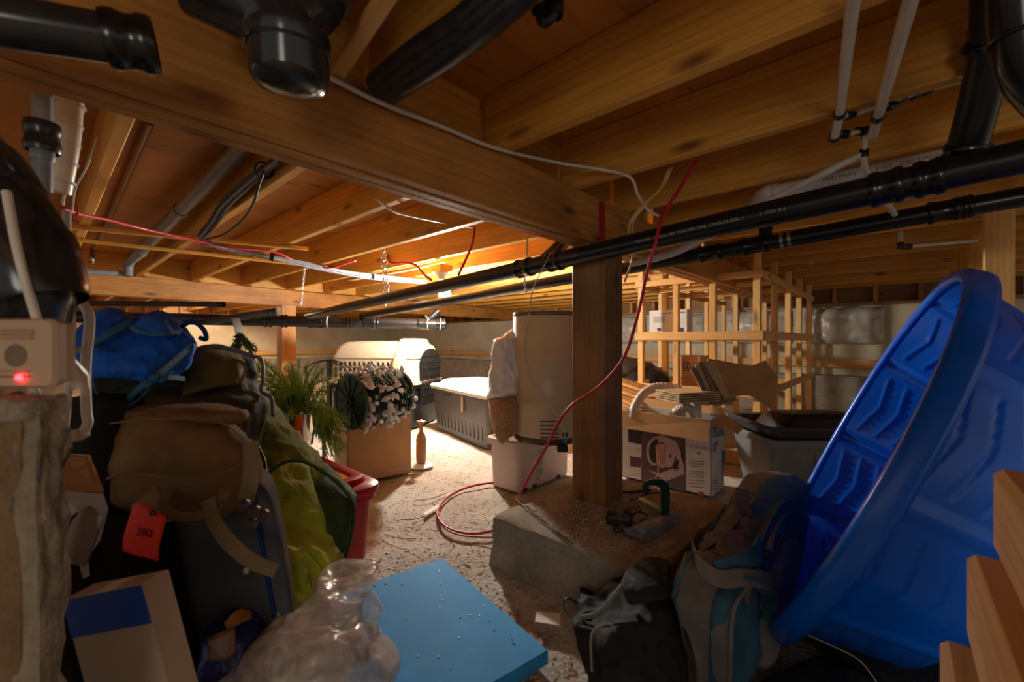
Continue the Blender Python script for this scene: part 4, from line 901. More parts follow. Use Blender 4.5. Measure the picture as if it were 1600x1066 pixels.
# ================================================================ KENNEL
KA = (RT * -.97 + FW * .25).normalized(); KB = (RT * .25 + FW * .97).normalized(); K0 = EYE + RT * (-.87) + FW * 3.85; K0.z = 0
KL, KW = .93, .60; kc = K0 + KA * KL / 2 + KB * KW / 2
kn = thing('pet_kennel', kc, 'large beige plastic pet kennel with oval vents and black wire door, back left', 'kennel')
KBEI = plain('kennel_beige', (.62, .50, .34), .35, var=.04)
v, f = stackg([(0, KL * .9, KW * .88, .06), (.02, KL * .92, KW * .9, .07), (.36, KL * .97, KW * .97, .07), (.37, KL, KW, .07), (.40, KL, KW, .07)], kc, KA, KB, n=5); mesh('lower_shell', v, f, BLACKP, kn, True, sharp=35)
v, f = stackg([(.40, KL + .02, KW + .02, .07), (.425, KL + .02, KW + .02, .07), (.43, KL * .99, KW * .99, .07), (.63, KL * .96, KW * .95, .08), (.64, KL * .985, KW * .97, .08), (.66, KL * .975, KW * .96, .08), (.75, KL * .90, KW * .86, .10), (.79, KL * .78, KW * .72, .11), (.80, KL * .6, KW * .5, .10)], kc, KA, KB, n=6); mesh('upper_shell', v, f, KBEI, kn, True, sharp=30)
# front collar around the door end
v, f = stackg([(.38, .17, KW + .05, .04), (.60, .17, KW + .04, .05), (.74, .15, KW * .9, .07), (.815, .12, KW * .7, .05), (.825, .1, KW * .5, .04)], K0 + KA * .17 + KB * KW / 2, KA, KB, n=5); mesh('front_collar', v, f, KBEI, kn, True, sharp=40)
g = G()
for row in range(3):
    for i in range(13):
        p = K0 + KA * (.28 + i * .050 + (row % 2) * .0) - KB * (-.006 if row == 0 else -.002) + UP * (.585 - row * .055); p = p - KB * .004 + KB * (.012 * row * 0)
        pts = [p + KA * (.011 * math.cos(q)) + UP * (.021 * math.sin(q)) for q in np.linspace(0, 2 * PI, 8, endpoint=False)]
        v = pts + [q_ - KB * .006 for q_ in pts]
        o = mesh('vent_slot', v, [tuple(range(8)), tuple(range(15, 7, -1))] + [(k, (k + 1) % 8, 8 + (k + 1) % 8, 8 + k) for k in range(8)], BLACKP, kn)
dpl = K0 - KA * .004
g = G()
def arch(u, h): return dpl + KB * u + UP * h
pts = [arch(.08, .2), arch(.08, .60)] + [arch(.30 - .22 * math.cos(q), .60 + .13 * math.sin(q)) for q in np.linspace(.2, PI - .2, 8)] + [arch(.52, .60), arch(.52, .2)]
quad('door_opening', pts, BLACKP, kn, off=-KA, th=.004)
for i in range(11):
    u = .10 + i * .04; g.add(*tubeg([arch(u, .2) - KA * .01, arch(u, .60 + .12 * math.sin(max(0, min(PI, (u - .08) / .44 * PI)))) - KA * .01], .0035, 5))
for i in range(8): g.add(*tubeg([arch(.09, .24 + i * .06) - KA * .012, arch(.51, .24 + i * .06) - KA * .012], .0035, 5))
o = g.build('wire_door', DKSTEEL, kn); o['label'] = 'black wire grid door'
v, f = boxg(K0 + KA * (KL + .05) + KB * .1, .035, .035, .62, KA, KB); o = mesh('grey_standpipe', v, f, TDARK); tag(o, 'slim dark grey upright bar at the left end of the pale kennel', 'bar')
# ================================================================ STRING LIGHT BOX
BA = (RT * .304 + FW * .2).normalized(); BB_ = (RT * -.55 + FW * .835).normalized(); C0 = EYE + RT * (-.922) + FW * 2.38; C0.z = 0
bw, bd, bh = .37, .34, .372; bc = C0 + BA * bw / 2 + BB_ * bd / 2
bx = thing('cardboard_box', bc, 'open brown cardboard box filled with white string lights on green wire', 'box')
g = G()
for cc, dx, dy in ((C0 + BA * bw / 2 + BB_ * .003, bw, .006), (C0 + BA * bw / 2 + BB_ * (bd - .003), bw, .006), (C0 + BA * .003 + BB_ * bd / 2, .006, bd), (C0 + BA * (bw - .003) + BB_ * bd / 2, .006, bd)): g.add(*boxg(cc, dx, dy, bh, BA, BB_))
g.add(*boxg(bc, bw, bd, .006, BA, BB_)); g.build('carton_body', CARD, bx)
TAPE = plain('packing_tape', (.50, .30, .15), .25)
for a, b in ((.17, .10), (.31, .03)): 
    p = C0 + BA * a - BB_ * .001; quad('tape_strip', [p + UP * (bh), p + BA * .05 + UP * bh, p + BA * .05 + UP * (bh - .13), p + UP * (bh - .13)], TAPE, bx, off=-BB_)
quad('tape_strip', [C0 - BB_ * .001 + BA * .0 + UP * .05, C0 - BB_ * .001 + BA * bw + UP * .05, C0 - BB_ * .001 + BA * bw + UP * .02, C0 - BB_ * .001 + UP * .02], TAPE, bx, off=-BB_)
rl = thing('light_string_reel', bc + UP * .35, 'dark green reel wound with white string-light bulbs, lying in the cardboard box', 'reel')
rc0 = at(549, 628, 2.30); RX = (RT * .61 + FW * .78 + UP * .04).normalized(); rc1 = rc0 + RX * .31; RR = .152
def flange(c, R):
    lathe('flange', [(.02, -.004), (R - .012, -.004), (R - .006, -.010), (R, -.010), (R, .008), (R - .01, .008), (R - .012, .003), (.02, .003), (.02, -.004)], c, GREENP, rl, axis=RX, n=40)
    x, y, z = frame(RX)
    for k in range(12):
        a = k * PI / 6; d = y * math.cos(a) + z * math.sin(a); v, f = tubeg([c + d * .025 - x * .006, c + d * (R - .015) - x * .006], .003, 5); mesh('flange_rib', v, f, BLACKP, rl)
    lathe('hub_ring', [(.012, -.02), (.025, -.02), (.028, -.004)], c, BLACKP, rl, axis=RX, n=16)
flange(rc0, RR); flange(rc1, RR * .93)
x_, y_, z_ = frame(RX); rs = random.Random(5)
g = G()
for k in range(46):
    a0 = rs.uniform(0, 6.3); t0 = rs.uniform(.03, .30); rad = rs.uniform(.10, .155); pts = []
    for q in np.linspace(0, rs.uniform(2, 5), 12):
        pts.append(rc0 + RX * (t0 + .02 * math.sin(q * 2 + k)) + (y_ * math.cos(a0 + q) + z_ * math.sin(a0 + q)) * (rad + .012 * math.sin(q * 3 + k)))
    g.add(*tubeg(pts, .0035, 5, 2))
v, f = latheg([(.02, 0), (.085, .0), (.095, .05), (.09, .2), (.095, .27), (.085, .30), (.02, .30)], rc0, RX, 20); g.add(v, f)
o = g.build('wound_wire', GREENW, rl, True)
proto = None
for k in range(210):
    a = rs.uniform(0, 2 * PI); t0 = rs.uniform(.03, .32); rad = rs.uniform(.115, .175); p = rc0 + RX * t0 + (y_ * math.cos(a) + z_ * math.sin(a)) * rad
    if p.z < .33: continue
    d = Vector((rs.uniform(-1, 1), rs.uniform(-1, 1), rs.uniform(-.6, .8))).normalized()
    if proto is None:
        v, f = latheg([(.006, 0), (.008, .004), (.014, .011), (.0145, .018), (.010, .034), (.004, .045), (.0002, .048)], (0, 0, 0), XA, 7); pm = bpy.data.meshes.new('light_bulb'); pm.from_pydata([tuple(q) for q in v], [], f); pm.materials.append(MILKY); pm.shade_smooth(); proto = pm
    x, y, z = frame(d); M = Matrix(((x.x, y.x, z.x, p.x), (x.y, y.y, z.y, p.y), (x.z, y.z, z.z, p.z), (0, 0, 0, 1))); link('light_bulb', proto, M, rl)
# spare reel rings behind
r2 = thing('empty_reel', at(520, 640, 2.9), 'empty clear-rimmed reel behind the dark green reel', 'reel')
tube('reel_foot', [at(506, 640, 2.85), V(*(at(506, 640, 2.85).xy), .0)], .012, DKSTEEL, r2, n=8)
tube('reel_ring', ring_pts(at(512, 602, 2.8), FW + UP * .3, .17, 40), .004, DKSTEEL, r2, n=6); tube('reel_ring', ring_pts(at(520, 600, 2.9), FW + UP * .3, .17, 40), .004, DKSTEEL, r2, n=6)
# small lamp-like ornament right of the box
cn = EYE + RT * (-.58) + FW * 2.72; cn.z = 0
on = thing('ornament_stand', cn, 'small brown ornament on a white disc base between the box and the large tote', 'ornament')
lathe('disc_base', [(.0001, 0), (.075, 0), (.078, .008), (.06, .018), (.02, .022)], cn, WPVC, on, n=28)
lathe('stem', [(.02, .02), (.030, .03), (.032, .06), (.032, .17), (.026, .20), (.012, .22), (.012, .27), (.03, .29), (.0001, .30)], cn, plain('amber_stem', (.30, .15, .05), .3), on, n=16)
# ================================================================ CONIFER + POT
NEED = plain('conifer_green', (0.34, 0.52, 0.08), .7, var=.5, scale=14)
def needles(name, branches, mat, parent, seed=1, ln=.035, per=60):
    rs = random.Random(seed); g = G()
    for pts in branches:
        P = cat([tuple(p) for p in pts], 6); g.add(*tubeg(P, .0025, 4, 0))
        for k in range(per):
            u = rs.uniform(0, len(P) - 1.001); i = int(u); p = Vector(P[i] + (P[i + 1] - P[i]) * (u - i)); tdir = Vector(P[i + 1] - P[i]).normalized()
            d = (Vector((rs.gauss(0, 1), rs.gauss(0, 1), rs.gauss(0, 1))).normalized() + tdir * .7).normalized(); l = ln * rs.uniform(.6, 1.3); s = d.cross(UP)
            if s.length < .01: s = XA
            s = s.normalized() * .0018; q = p + d * l * .5 + s; g.add([p, q, p + d * l, p + d * l * .5 - s], [(0, 1, 2, 3)])
    o = g.build(name, mat, parent); o['kind'] = 'stuff'; return o
rs = random.Random(11)
pc = at(467, 712, 2.02); pc.z = .262 + .046
cf = thing('potted_conifer', pc, 'bushy green artificial conifer in a chrome pot behind the green quilt', 'plant')
PR = .075
lathe('chrome_pot', [(.0001, 0), (PR * .8, 0), (PR * .84, .01), (PR, .15), (PR + .005, .155), (PR + .005, .165), (PR - .005, .165), (PR * .85, .14), (.0001, .135)], pc, CHROME, cf, n=40)
br = []
for k in range(150):
    b = pc + UP * .13 + V(rs.uniform(-.05, .05), rs.uniform(-.05, .05), 0)
    th = rs.uniform(0, 2 * PI); rr_ = rs.uniform(.05, .25); h = rs.uniform(.0, .25) * (1 - .2 * rr_)
    tip = b + RT * (rr_ * math.cos(th) - .08) + FW * (rr_ * math.sin(th) * .8) + UP * h
    br.append([b, (b + tip) / 2 + UP * .04, tip, tip + (tip - b) * .15 - UP * .02])
needles('foliage', br, NEED, cf, 3, .03, 90)
cf2 = thing('fallen_garland', at(520, 690, 2.2), 'green garland branch fallen between the chrome pot and the cardboard box', 'plant'); br = []
for k in range(55):
    b = at(500 + rs.uniform(-20, 10), 660 + rs.uniform(-40, 20), 2.25); tip = at(525 + rs.uniform(-30, 25), 705 + rs.uniform(-50, 12), 2.22 + rs.uniform(-.15, .1)); br.append([b, (b + tip) / 2 + UP * .02, tip])
needles('garland_needles', br, NEED, cf2, 4, .03, 80)
bl = thing('tied_branches', at(376, 545, 1.55), 'small tied bunch of green branches with wire stems, above the dark tarp', 'plant'); br = []
for k in range(22):
    b = at(374, 522, 1.6) + V(rs.uniform(-.01, .01), rs.uniform(-.01, .01), 0); tip = at(380 + rs.uniform(-20, 22), 552 + rs.uniform(-12, 8), 1.6); br.append([b, (b + tip) / 2, tip])
needles('branch_needles', br, plain('tied_green', (.16, .26, .08), .7, var=.4), bl, 6, .018, 40)
for k in range(7): tube('wire_stem', [at(362 + k * 2, 497, 1.6), at(369 + k * 1.6, 522, 1.6)], .0018, STEEL, bl, n=5)
tube('tie', ring_pts(at(374, 526, 1.6), UP, .017, 14), .003, BLACKP, bl, n=5)
# ================================================================ BLUE FOAM BOARD
q1 = EYE + RT * -.247 + FW * 1.50; ed = RT * .6 - FW * .8; sd = RT * -.797 - FW * .604
fb = thing('foam_board', q1, 'flat sky-blue foam board lying on the gravel in the foreground', 'foam board')
cc = q1 + ed * .281 + sd * .30; cc.z = .004; v, f = stackg([(0, .56, .60, .006), (.002, .562, .602, .006), (.030, .562, .602, .006), (.033, .556, .596, .006)], cc, ed, sd, n=2); mesh('board', v, f, BLUEF, fb, True, sharp=30)
rs = random.Random(9)
for k in range(46):
    p = q1 + ed * rs.uniform(.02, .54) + sd * rs.uniform(.02, .56); p.z = .037; s = rs.uniform(.001, .003); a = rs.uniform(0, PI); dx = V(math.cos(a), math.sin(a), 0)
    v, f = boxg(p, s * 3.2, s, s * .7, dx, V(-dx.y, dx.x, 0)); mesh('bark_fleck', v, f, BLACKP, fb)
# ---- right wall studs
wr = struct('wall_right', (3, -.35, 0))
for px_, s in ((1500, .04), (1514, .04), (1533, .04)):
    p = onY(px_, 500, -.33); lumber('stud', V(p.x, p.y, 0), V(p.x, p.y, JB), s, .09, WOOD, wr, up=YA)
p = onY(1560, 500, -.33); lumber('stud', V(p.x, p.y, 0), V(p.x, p.y, JB), .05, .09, STUDW, wr, up=YA)
lumber('bottom_plate', V(1.6, -.33, .02), V(6, -.33, .02), .09, .038, WOOD, wr)
v, f = boxg(onY(1640, 500, -.36) * 1, .35, .02, JB, XA, YA); 
pnl = onY(1650, 533, -.40); g = G().add(*boxg(V(pnl.x - .02, -.36, 0), .36, .015, JB)); g.build('grey_panel', plain('grey_board', (.20, .17, .12), .7, var=.2), wr)
# ================================================================ SOFT THINGS
def softbox(name, c, L_, W_, H_, X, Y, Z, mat, parent=None, bulge=.12, amp=.01, freq=7, n=22, r=.18, shape=None, seed=0, stretch=(1, 1, 1)):
    """cushion-like box; c is the base centre"""
    bm = bmesh.new(); bmesh.ops.create_cube(bm, size=2); bmesh.ops.subdivide_edges(bm, edges=bm.edges[:], cuts=n, use_grid_fill=True)
    of = V(seed * 2.3, seed, -seed); vs = []
    for v in bm.verts:
        p = v.co.copy(); e = 1 / r
        q = V(*[max(-1, min(1, x)) for x in p]); nn = (abs(q.x) ** e + abs(q.y) ** e + abs(q.z) ** e) ** (1 / e); q = q / nn * 1.0
        b = 1 + bulge * (1 - .5 * (p.x ** 2 + p.y ** 2)) * (1 if abs(p.z) > .99 else 0)
        u = V(q.x * (1 + bulge * .5 * (1 - p.y ** 2) * (1 - p.z ** 2)), q.y * (1 + bulge * .5 * (1 - p.x ** 2) * (1 - p.z ** 2)), q.z * b if q.z > 0 else q.z)
        if shape: u = shape(u)
        w_ = Vector(c) + X * (u.x * L_ / 2) + Y * (u.y * W_ / 2) + Z * ((u.z + 1) * H_ / 2)
        nrm = (X * q.x / L_ + Y * q.y / W_ + Z * q.z / H_).normalized()
        w_ += nrm * amp * (ridged(V(w_.x * stretch[0], w_.y * stretch[1], w_.z * stretch[2]) + of, freq) - .7)
        vs.append(w_)
    fs = [tuple(v.index for v in f.verts) for f in bm.faces]; bm.free()
    return mesh(name, vs, fs, mat, parent, True)
QUILT = fabric('green_quilt', (0.22, 0.30, 0.03), (0.09, 0.14, 0.02), .45, 500, fold=14)
LIME = fabric('lime_quilt', (0.50, 0.56, 0.04), (0.30, 0.38, 0.03), .4, 500, fold=16)
DGQ = fabric('dark_green_quilt', (0.06, 0.11, 0.03), (0.03, 0.06, 0.02), .5, 500, fold=10)
TARP = fabric('dark_olive_tarp', (0.055, 0.062, 0.03), (0.02, 0.024, 0.016), .5, 300, fold=9)
OLIVE = fabric('olive_canvas', (0.14, 0.12, 0.03), (0.06, 0.05, 0.02), .6, 500, fold=9)
BROWNF = fabric('tan_canvas', (0.26, 0.155, 0.065), (0.17, 0.095, 0.04), .8, 700, fold=12)
TANSTR = fabric('tan_webbing', (0.24, 0.17, 0.085), (0.17, 0.12, 0.06), .8, 900)
BLUEBAG = fabric('blue_nylon', (0.012, 0.13, 0.62), (0.006, 0.075, 0.40), .45, 700, fold=9)
BLUED = fabric('dark_blue_nylon', (0.01, 0.05, 0.22), (0.006, 0.035, 0.13), .5, 700, fold=9)
TEALSTR = fabric('slate_blue_webbing', (0.03, 0.12, 0.22), (0.02, 0.08, 0.14), .6, 900)
CASE = fabric('grey_suitcase_cloth', (0.11, 0.12, 0.135), (0.07, 0.078, 0.09), .6, 900, fold=4)
CASEB = fabric('black_mesh_cloth', (0.018, 0.018, 0.014), (0.010, 0.010, 0.008), .8, 900, fold=20)
GBAG = fabric('grey_canvas', (0.24, 0.23, 0.22), (0.15, 0.15, 0.15), .8, 800, fold=7)
GBAGB = fabric('slate_blue_canvas', (0.05, 0.17, 0.27), (0.03, 0.11, 0.18), .7, 800, fold=7)
BBAG = fabric('black_canvas', (0.022, 0.022, 0.022), (0.012, 0.012, 0.012), .6, 800, fold=10)
CARP = fabric('dark_carpet', (0.03, 0.035, 0.04), (0.018, 0.02, 0.024), 1.0, 260, fold=30)
# ---- green quilt over the totes
q = thing('green_quilt', at(460, 980, 1.1) * 1, 'crumpled olive and lime green quilt draped beside the red tote', 'quilt')
gr = [[at(330, 590, 1.50), at(380, 588, 1.55), at(424, 628, 1.6), at(440, 655, 1.62)],
      [at(340, 690, 1.35), at(400, 680, 1.4), at(455, 690, 1.45), at(490, 712, 1.5)],
      [at(360, 770, 1.2), at(430, 750, 1.27), at(500, 745, 1.36), at(551, 782, 1.42)],
      [at(375, 860, 1.1), at(440, 850, 1.15), at(495, 830, 1.24), at(545, 840, 1.36)],
      [at(388, 940, 1.02), at(440, 935, 1.06), at(490, 905, 1.15), at(530, 888, 1.30)],
      [at(400, 1020, .98), at(440, 1010, 1.02), at(480, 975, 1.1), at(520, 925, 1.26)]]
v, f = patchg(gr, .16, nu=16, nv=14, amp=.017, freq=6.5, stretch=(1.2, 1.2, .45), seed=2, away=FW - RT * .52 - UP * .1)
mesh('quilt_shell', v, f, QUILT, q, True)
gr = [[at(402, 742, 1.20), at(440, 728, 1.25), at(470, 735, 1.30)], [at(405, 800, 1.12), at(445, 790, 1.18), at(492, 800, 1.24)], [at(408, 870, 1.04), at(455, 860, 1.10), at(512, 862, 1.19)], [at(418, 930, .99), at(465, 925, 1.04), at(528, 892, 1.2)], [at(428, 985, .96), at(465, 970, 1.0), at(500, 940, 1.1)]]
v, f = patchg(gr, .05, nu=18, nv=16, amp=.014, freq=8, stretch=(1.5, 1.5, .4), seed=5); mesh('lime_lining', v, f, LIME, q, True)
gr = [[at(462, 715, 1.40), at(500, 728, 1.42), at(551, 780, 1.40)], [at(478, 760, 1.30), at(520, 765, 1.34), at(548, 800, 1.36)], [at(500, 810, 1.24), at(528, 815, 1.28), at(545, 838, 1.33)], [at(515, 870, 1.22), at(530, 868, 1.25), at(540, 862, 1.29)]]
v, f = patchg(gr, .04, nu=12, nv=12, amp=.008, freq=8, seed=8); mesh('turned_corner', v, f, DGQ, q, True)
tube('piping', [at(400, 755, 1.20), at(440, 725, 1.22), at(475, 722, 1.27), at(515, 745, 1.33), at(545, 775, 1.375), at(553, 800, 1.36), at(547, 845, 1.31), at(533, 890, 1.25)], .005, DGQ, q, n=8, smooth=8)
tube('piping', [at(395, 640, 1.38), at(402, 690, 1.30), at(415, 730, 1.22), at(402, 790, 1.10)], .0035, BLACKP, q, n=8, smooth=8)
# ---- dark tarp and olive bag heap
tp = thing('dark_tarp', at(250, 900, 1.25), 'dark olive tarp and folded tent bundle heaped under the blue bag', 'tarp')
gr = [[at(112, 570, 1.22), at(200, 560, 1.28), at(290, 548, 1.34), at(345, 543, 1.38), at(404, 556, 1.45)],
      [at(112, 630, 1.12), at(200, 620, 1.15), at(300, 600, 1.20), at(365, 600, 1.28), at(412, 612, 1.38)],
      [at(112, 690, 1.08), at(200, 670, 1.12), at(300, 655, 1.12), at(375, 665, 1.2), at(424, 655, 1.33)],
      [at(112, 790, 1.10), at(200, 780, 1.14), at(300, 760, 1.14), at(372, 760, 1.2), at(400, 745, 1.3)],
      [at(112, 960, 1.12), at(200, 960, 1.16), at(300, 940, 1.16), at(372, 900, 1.2), at(395, 880, 1.3)]]
v, f = patchg(gr, .38, nu=14, nv=12, amp=.016, freq=6, seed=3, away=FW - RT * .75); mesh('tarp_shell', v, f, TARP, tp, True)
gr = [[at(288, 560, 1.27), at(330, 548, 1.30), at(375, 556, 1.35)], [at(284, 590, 1.20), at(325, 578, 1.23), at(385, 578, 1.30)], [at(280, 628, 1.13), at(330, 612, 1.18), at(380, 605, 1.28)]]
v, f = patchg(gr, .08, nu=10, nv=10, amp=.006, freq=8, seed=4, away=FW - RT * .6); mesh('olive_panel', v, f, OLIVE, tp, True)
gr = [[at(150, 628, 1.06), at(230, 622, 1.08), at(320, 628, 1.14)], [at(150, 648, 1.05), at(240, 640, 1.06), at(335, 642, 1.14)], [at(155, 680, 1.06), at(240, 665, 1.07), at(345, 665, 1.15)]]
v, f = patchg(gr, .1, nu=12, nv=10, amp=.006, freq=7, seed=14, away=FW - RT * .7); mesh('rolled_edge', v, f, OLIVE, tp, True)
tube('grey_hem', [at(335, 541, 1.30), at(365, 546, 1.33), at(392, 556, 1.37), at(408, 562, 1.40), at(411, 590, 1.37), at(409, 612, 1.34), at(424, 622, 1.32), at(427, 650, 1.28)], .006, GCABLE, tp, n=8, smooth=8)
# ---- black backpack behind
bp = softbox('black_backpack', EYE + RT * -.98 + FW * 1.02 + UP * -.78, .20, .25, .62, RT, FW, UP, CASEB, None, .1, .012, 8, 16)
tag(bp, 'black mesh backpack in the shadow at left behind the hanging beige cord', 'backpack')
# ---- suitcase
sZ = (UP * .985 - RT * .17).normalized(); sX = (RT * .985 + UP * .17).normalized()
cs = EYE + RT * -.70 + FW * 1.06; cs.z = 0.01
su = thing('grey_suitcase', cs, 'upright grey cloth suitcase with black zip bands, under the tan bag', 'suitcase')
softbox('case_body', cs, .36, .20, .44, sX, (FW - RT * .55).normalized(), sZ, CASE, su, .05, .004, 5, 18, .12)
for k, wd in ((-.052, .030), (-.012, .022)):
    p0 = cs + sX * (k + .01) - FW * .106; strap('zip_band', [p0 + sZ * z for z in (.02, .15, .3, .42)], wd, CASEB, su, .008, side=sX)
for k in (-.035, -.075, .005): p0 = cs + sX * (k + .01) - FW * .113; strap('zip_seam', [p0 + sZ * z for z in (.02, .15, .3, .42)], .004, BLACKP, su, .006, side=sX)
lathe('rivet', [(.0001, .004), (.0035, .004), (.007, .002), (.007, 0)], at(385, 892, .952), WPVC, su, axis=-FW, n=16)
tube('corner_trim', [cs + sX * .185 - FW * .09 + sZ * z for z in (.03, .2, .36, .42)], .005, BLUED, su, n=8, smooth=4)
# ---- tan duffel
du_c = EYE + RT * -.79 + FW * 1.02; du_c.z = .405
du = thing('tan_bag', du_c, 'tan canvas shoulder bag lying on the grey suitcase, with a red tag', 'bag')
def dshape(u): 
    return V(u.x * (1 - .10 * max(0, u.z)), u.y, u.z * (1 - .10 * u.x * (1 if u.z > 0 else 0)))
softbox('bag_body', du_c, .345, .22, .205, (RT * .98 - UP * .05).normalized(), (FW - RT * .6).normalized(), UP, BROWNF, du, .16, .012, 7, 26, .26, dshape, 1)
def dp(px, py, d): return at(px, py, d + .045)
tube('zip_piping', [dp(168, 748, .855), dp(195, 738, .835), dp(250, 744, .825), dp(310, 745, .83), dp(360, 734, .85), dp(388, 718, .88)], .0028, TANSTR, du, n=6, smooth=6)
softbox('top_roll', EYE + RT * -.79 + FW * 1.03 + UP * (-.195), .29, .15, .035, RT, (FW - RT * .6).normalized(), UP, BROWNF, du, .1, .006, 9, 14, .3, None, 2)
tube('top_seam', [dp(172, 662, .87), dp(230, 655, .86), dp(300, 655, .86), dp(352, 664, .88), dp(384, 690, .89)], .002, TANSTR, du, n=6, smooth=6)
strap('handle', [dp(262, 765, .82), dp(256, 790, .80), dp(275, 806, .79), dp(310, 806, .79), dp(342, 792, .80), dp(352, 765, .82)], .018, TANSTR, du, .003, side=FW * .5 + UP * .5)
strap('lower_flap', [dp(225, 775, .83), dp(240, 800, .82), dp(258, 818, .83)], .055, BROWNF, du, .004, side=RT)
strap('shoulder_strap', [dp(325, 780, .80), dp(335, 815, .79), dp(358, 848, .78), dp(395, 878, .77), dp(432, 892, .775)], .030, TANSTR, du, .003, side=RT * .8 + UP * .6)
strap('side_strap', [dp(392, 690, .86), dp(393, 740, .85), dp(385, 780, .86)], .034, TANSTR, du, .003, side=RT)
for px_, py_ in ((382, 790), (398, 800), (392, 818), (412, 806)):
    lathe('buckle', [(.0001, -.008), (.010, -.008), (.013, 0), (.010, .008), (.0001, .008)], at(px_, py_, .84), plain('brown_buckle', (.05, .035, .03), .4), du, axis=(FW + RT * .4), n=14)
# red tag
tg = thing('red_tag', at(225, 830, .79), 'bright red cardboard tag hanging from the tan bag handle', 'tag')
gr = [[at(208, 789, .80), at(222, 787, .795), at(240, 798, .79), at(259, 807, .785)], [at(198, 820, .79), at(215, 822, .785), at(235, 828, .782), at(254, 832, .78)], [at(192, 842, .788), at(212, 848, .785), at(232, 852, .783), at(248, 856, .78)], [at(191, 862, .788), at(210, 868, .785), at(230, 873, .783), at(247, 877, .78)]]
v, f = patchg(gr, .0012, nu=4, nv=4); mesh('tag_card', v, f, REDTAG, tg, True)
lathe('eyelet', [(.0025, 0), (.006, 0), (.0055, .002), (.0025, .002)], at(239, 802, .785), DKSTEEL, tg, axis=-FW, n=14)
text('tag_lettering', '302', at(212, 836, .7805), RT * .96 - UP * .16 + FW * -.03, UP + RT * .1, .020, plain('tag_ink', (.18, .008, .004), .7), tg)
# ---- blue bag
bb = thing('blue_bag', at(200, 605, 1.12), 'bright blue nylon bag slumped on the dark tarp at left', 'bag')
gr = [[at(112, 530, 1.16), at(150, 487, 1.20), at(185, 484, 1.22), at(215, 505, 1.22), at(245, 488, 1.22), at(278, 500, 1.24)],
      [at(106, 560, 1.06), at(150, 535, 1.05), at(190, 540, 1.03), at(225, 530, 1.04), at(262, 520, 1.08), at(300, 525, 1.15)],
      [at(110, 578, 1.04), at(150, 570, 1.0), at(190, 575, .98), at(230, 570, 1.0), at(270, 560, 1.05), at(306, 545, 1.13)],
      [at(114, 582, 1.06), at(150, 588, 1.02), at(195, 595, 1.0), at(240, 604, 1.02), at(262, 600, 1.07), at(290, 575, 1.13)]]
v, f = patchg(gr, .16, nu=14, nv=14, amp=.014, freq=8, seed=6, away=FW - RT * .8); mesh('bag_body', v, f, BLUEBAG, bb, True)
gr = [[at(206, 512, 1.05), at(228, 487, 1.10), at(256, 488, 1.10), at(280, 505, 1.12)], [at(206, 516, 1.02), at(235, 512, 1.0), at(262, 514, 1.03), at(284, 520, 1.08)], [at(210, 520, 1.03), at(235, 525, 1.01), at(262, 524, 1.03), at(282, 526, 1.08)]]
v, f = patchg(gr, .08, nu=10, nv=10, amp=.008, freq=10, seed=7, away=FW - RT * .8); mesh('bag_lid', v, f, BLUEBAG, bb, True)
strap('bag_strap', [at(140, 540, 1.0), at(165, 525, 1.0), at(200, 505, 1.03), at(215, 500, 1.06)], .014, TEALSTR, bb, .003, side=UP)
strap('bag_strap', [at(204, 512, .99), at(228, 521, .985), at(260, 522, 1.0), at(284, 516, 1.05)], .009, TEALSTR, bb, .003, side=UP)
strap('bag_strap', [at(300, 540, 1.10), at(240, 592, .985), at(220, 605, .985), at(200, 625, 1.02)], .016, TEALSTR, bb, .003, side=UP)
strap('bag_strap', [at(235, 592, .98), at(262, 590, 1.0), at(288, 592, 1.08)], .012, TEALSTR, bb, .003, side=UP)
v, f = boxg(at(240, 595, .975), .018, .006, .012, RT, FW); mesh('strap_buckle', v, f, TEALSTR, bb)
tube('loop_handle', [at(282, 512, 1.12), at(300, 502, 1.13), at(318, 515, 1.14), at(322, 530, 1.15), at(312, 528, 1.15)], .006, BLUED, bb, n=8, smooth=6)
tube('draw_cord', [at(146, 588, 1.0), at(150, 612, 1.0), at(165, 630, 1.0), at(188, 636, 1.0), at(215, 626, 1.0), at(235, 605, .985)], .002, TEALSTR, bb, n=6, smooth=6)
# ---- alarm box on the left, on a concrete stub
STUB = concrete('stub_block', (0.16, 0.10, 0.045), (0.30, 0.20, 0.09), .4, 8, .8)
ROUGHE = concrete('crumbly_edge', (0.32, 0.25, 0.16), (0.50, 0.42, 0.31), .5, 20, 1.0)
st_c = EYE + RT * -.585 + FW * .435; st_c.z = 0
sb = thing('block_stub', st_c, 'rough brown panel with a crumbly pale edge standing at the lower left corner', 'block')
g = G().add(*boxg(st_c - RT * .005, .21, .028, .735, RT, FW)); g.build('stub_core', STUB, sb)
softbox('crumbly_edge', st_c + RT * .105 + FW * .0, .022, .024, .735, RT, FW, UP, ROUGHE, sb, .0, .008, 25, 26, .1)
softbox('crumbly_edge', st_c + UP * .722 - RT * .0, .23, .05, .02, RT, FW, UP, ROUGHE, sb, .0, .006, 25, 20, .15)
ac = EYE + RT * -.355 + FW * .455; ac = at(16, 552, .43)
al = thing('alarm_box', ac - UP * .035, 'beige wall alarm box with vents and a glowing red light, on the concrete stub', 'alarm')
ALM = plain('alarm_cream', (.50, .36, .22), .5, var=.04)
v, f = stackg([(0, .084, .066, .006), (.010, .088, .070, .008), (.014, .084, .066, .008)], ac + FW * .014, RT, UP, -FW, n=4); mesh('case', v, f, ALM, al, True, sharp=35)
v, f = stackg([(0, .078, .062, .004), (.012, .078, .062, .004)], ac + FW * .026, RT, UP, -FW, n=4); mesh('back_plate', v, f, BEIGE, al, True, sharp=35)
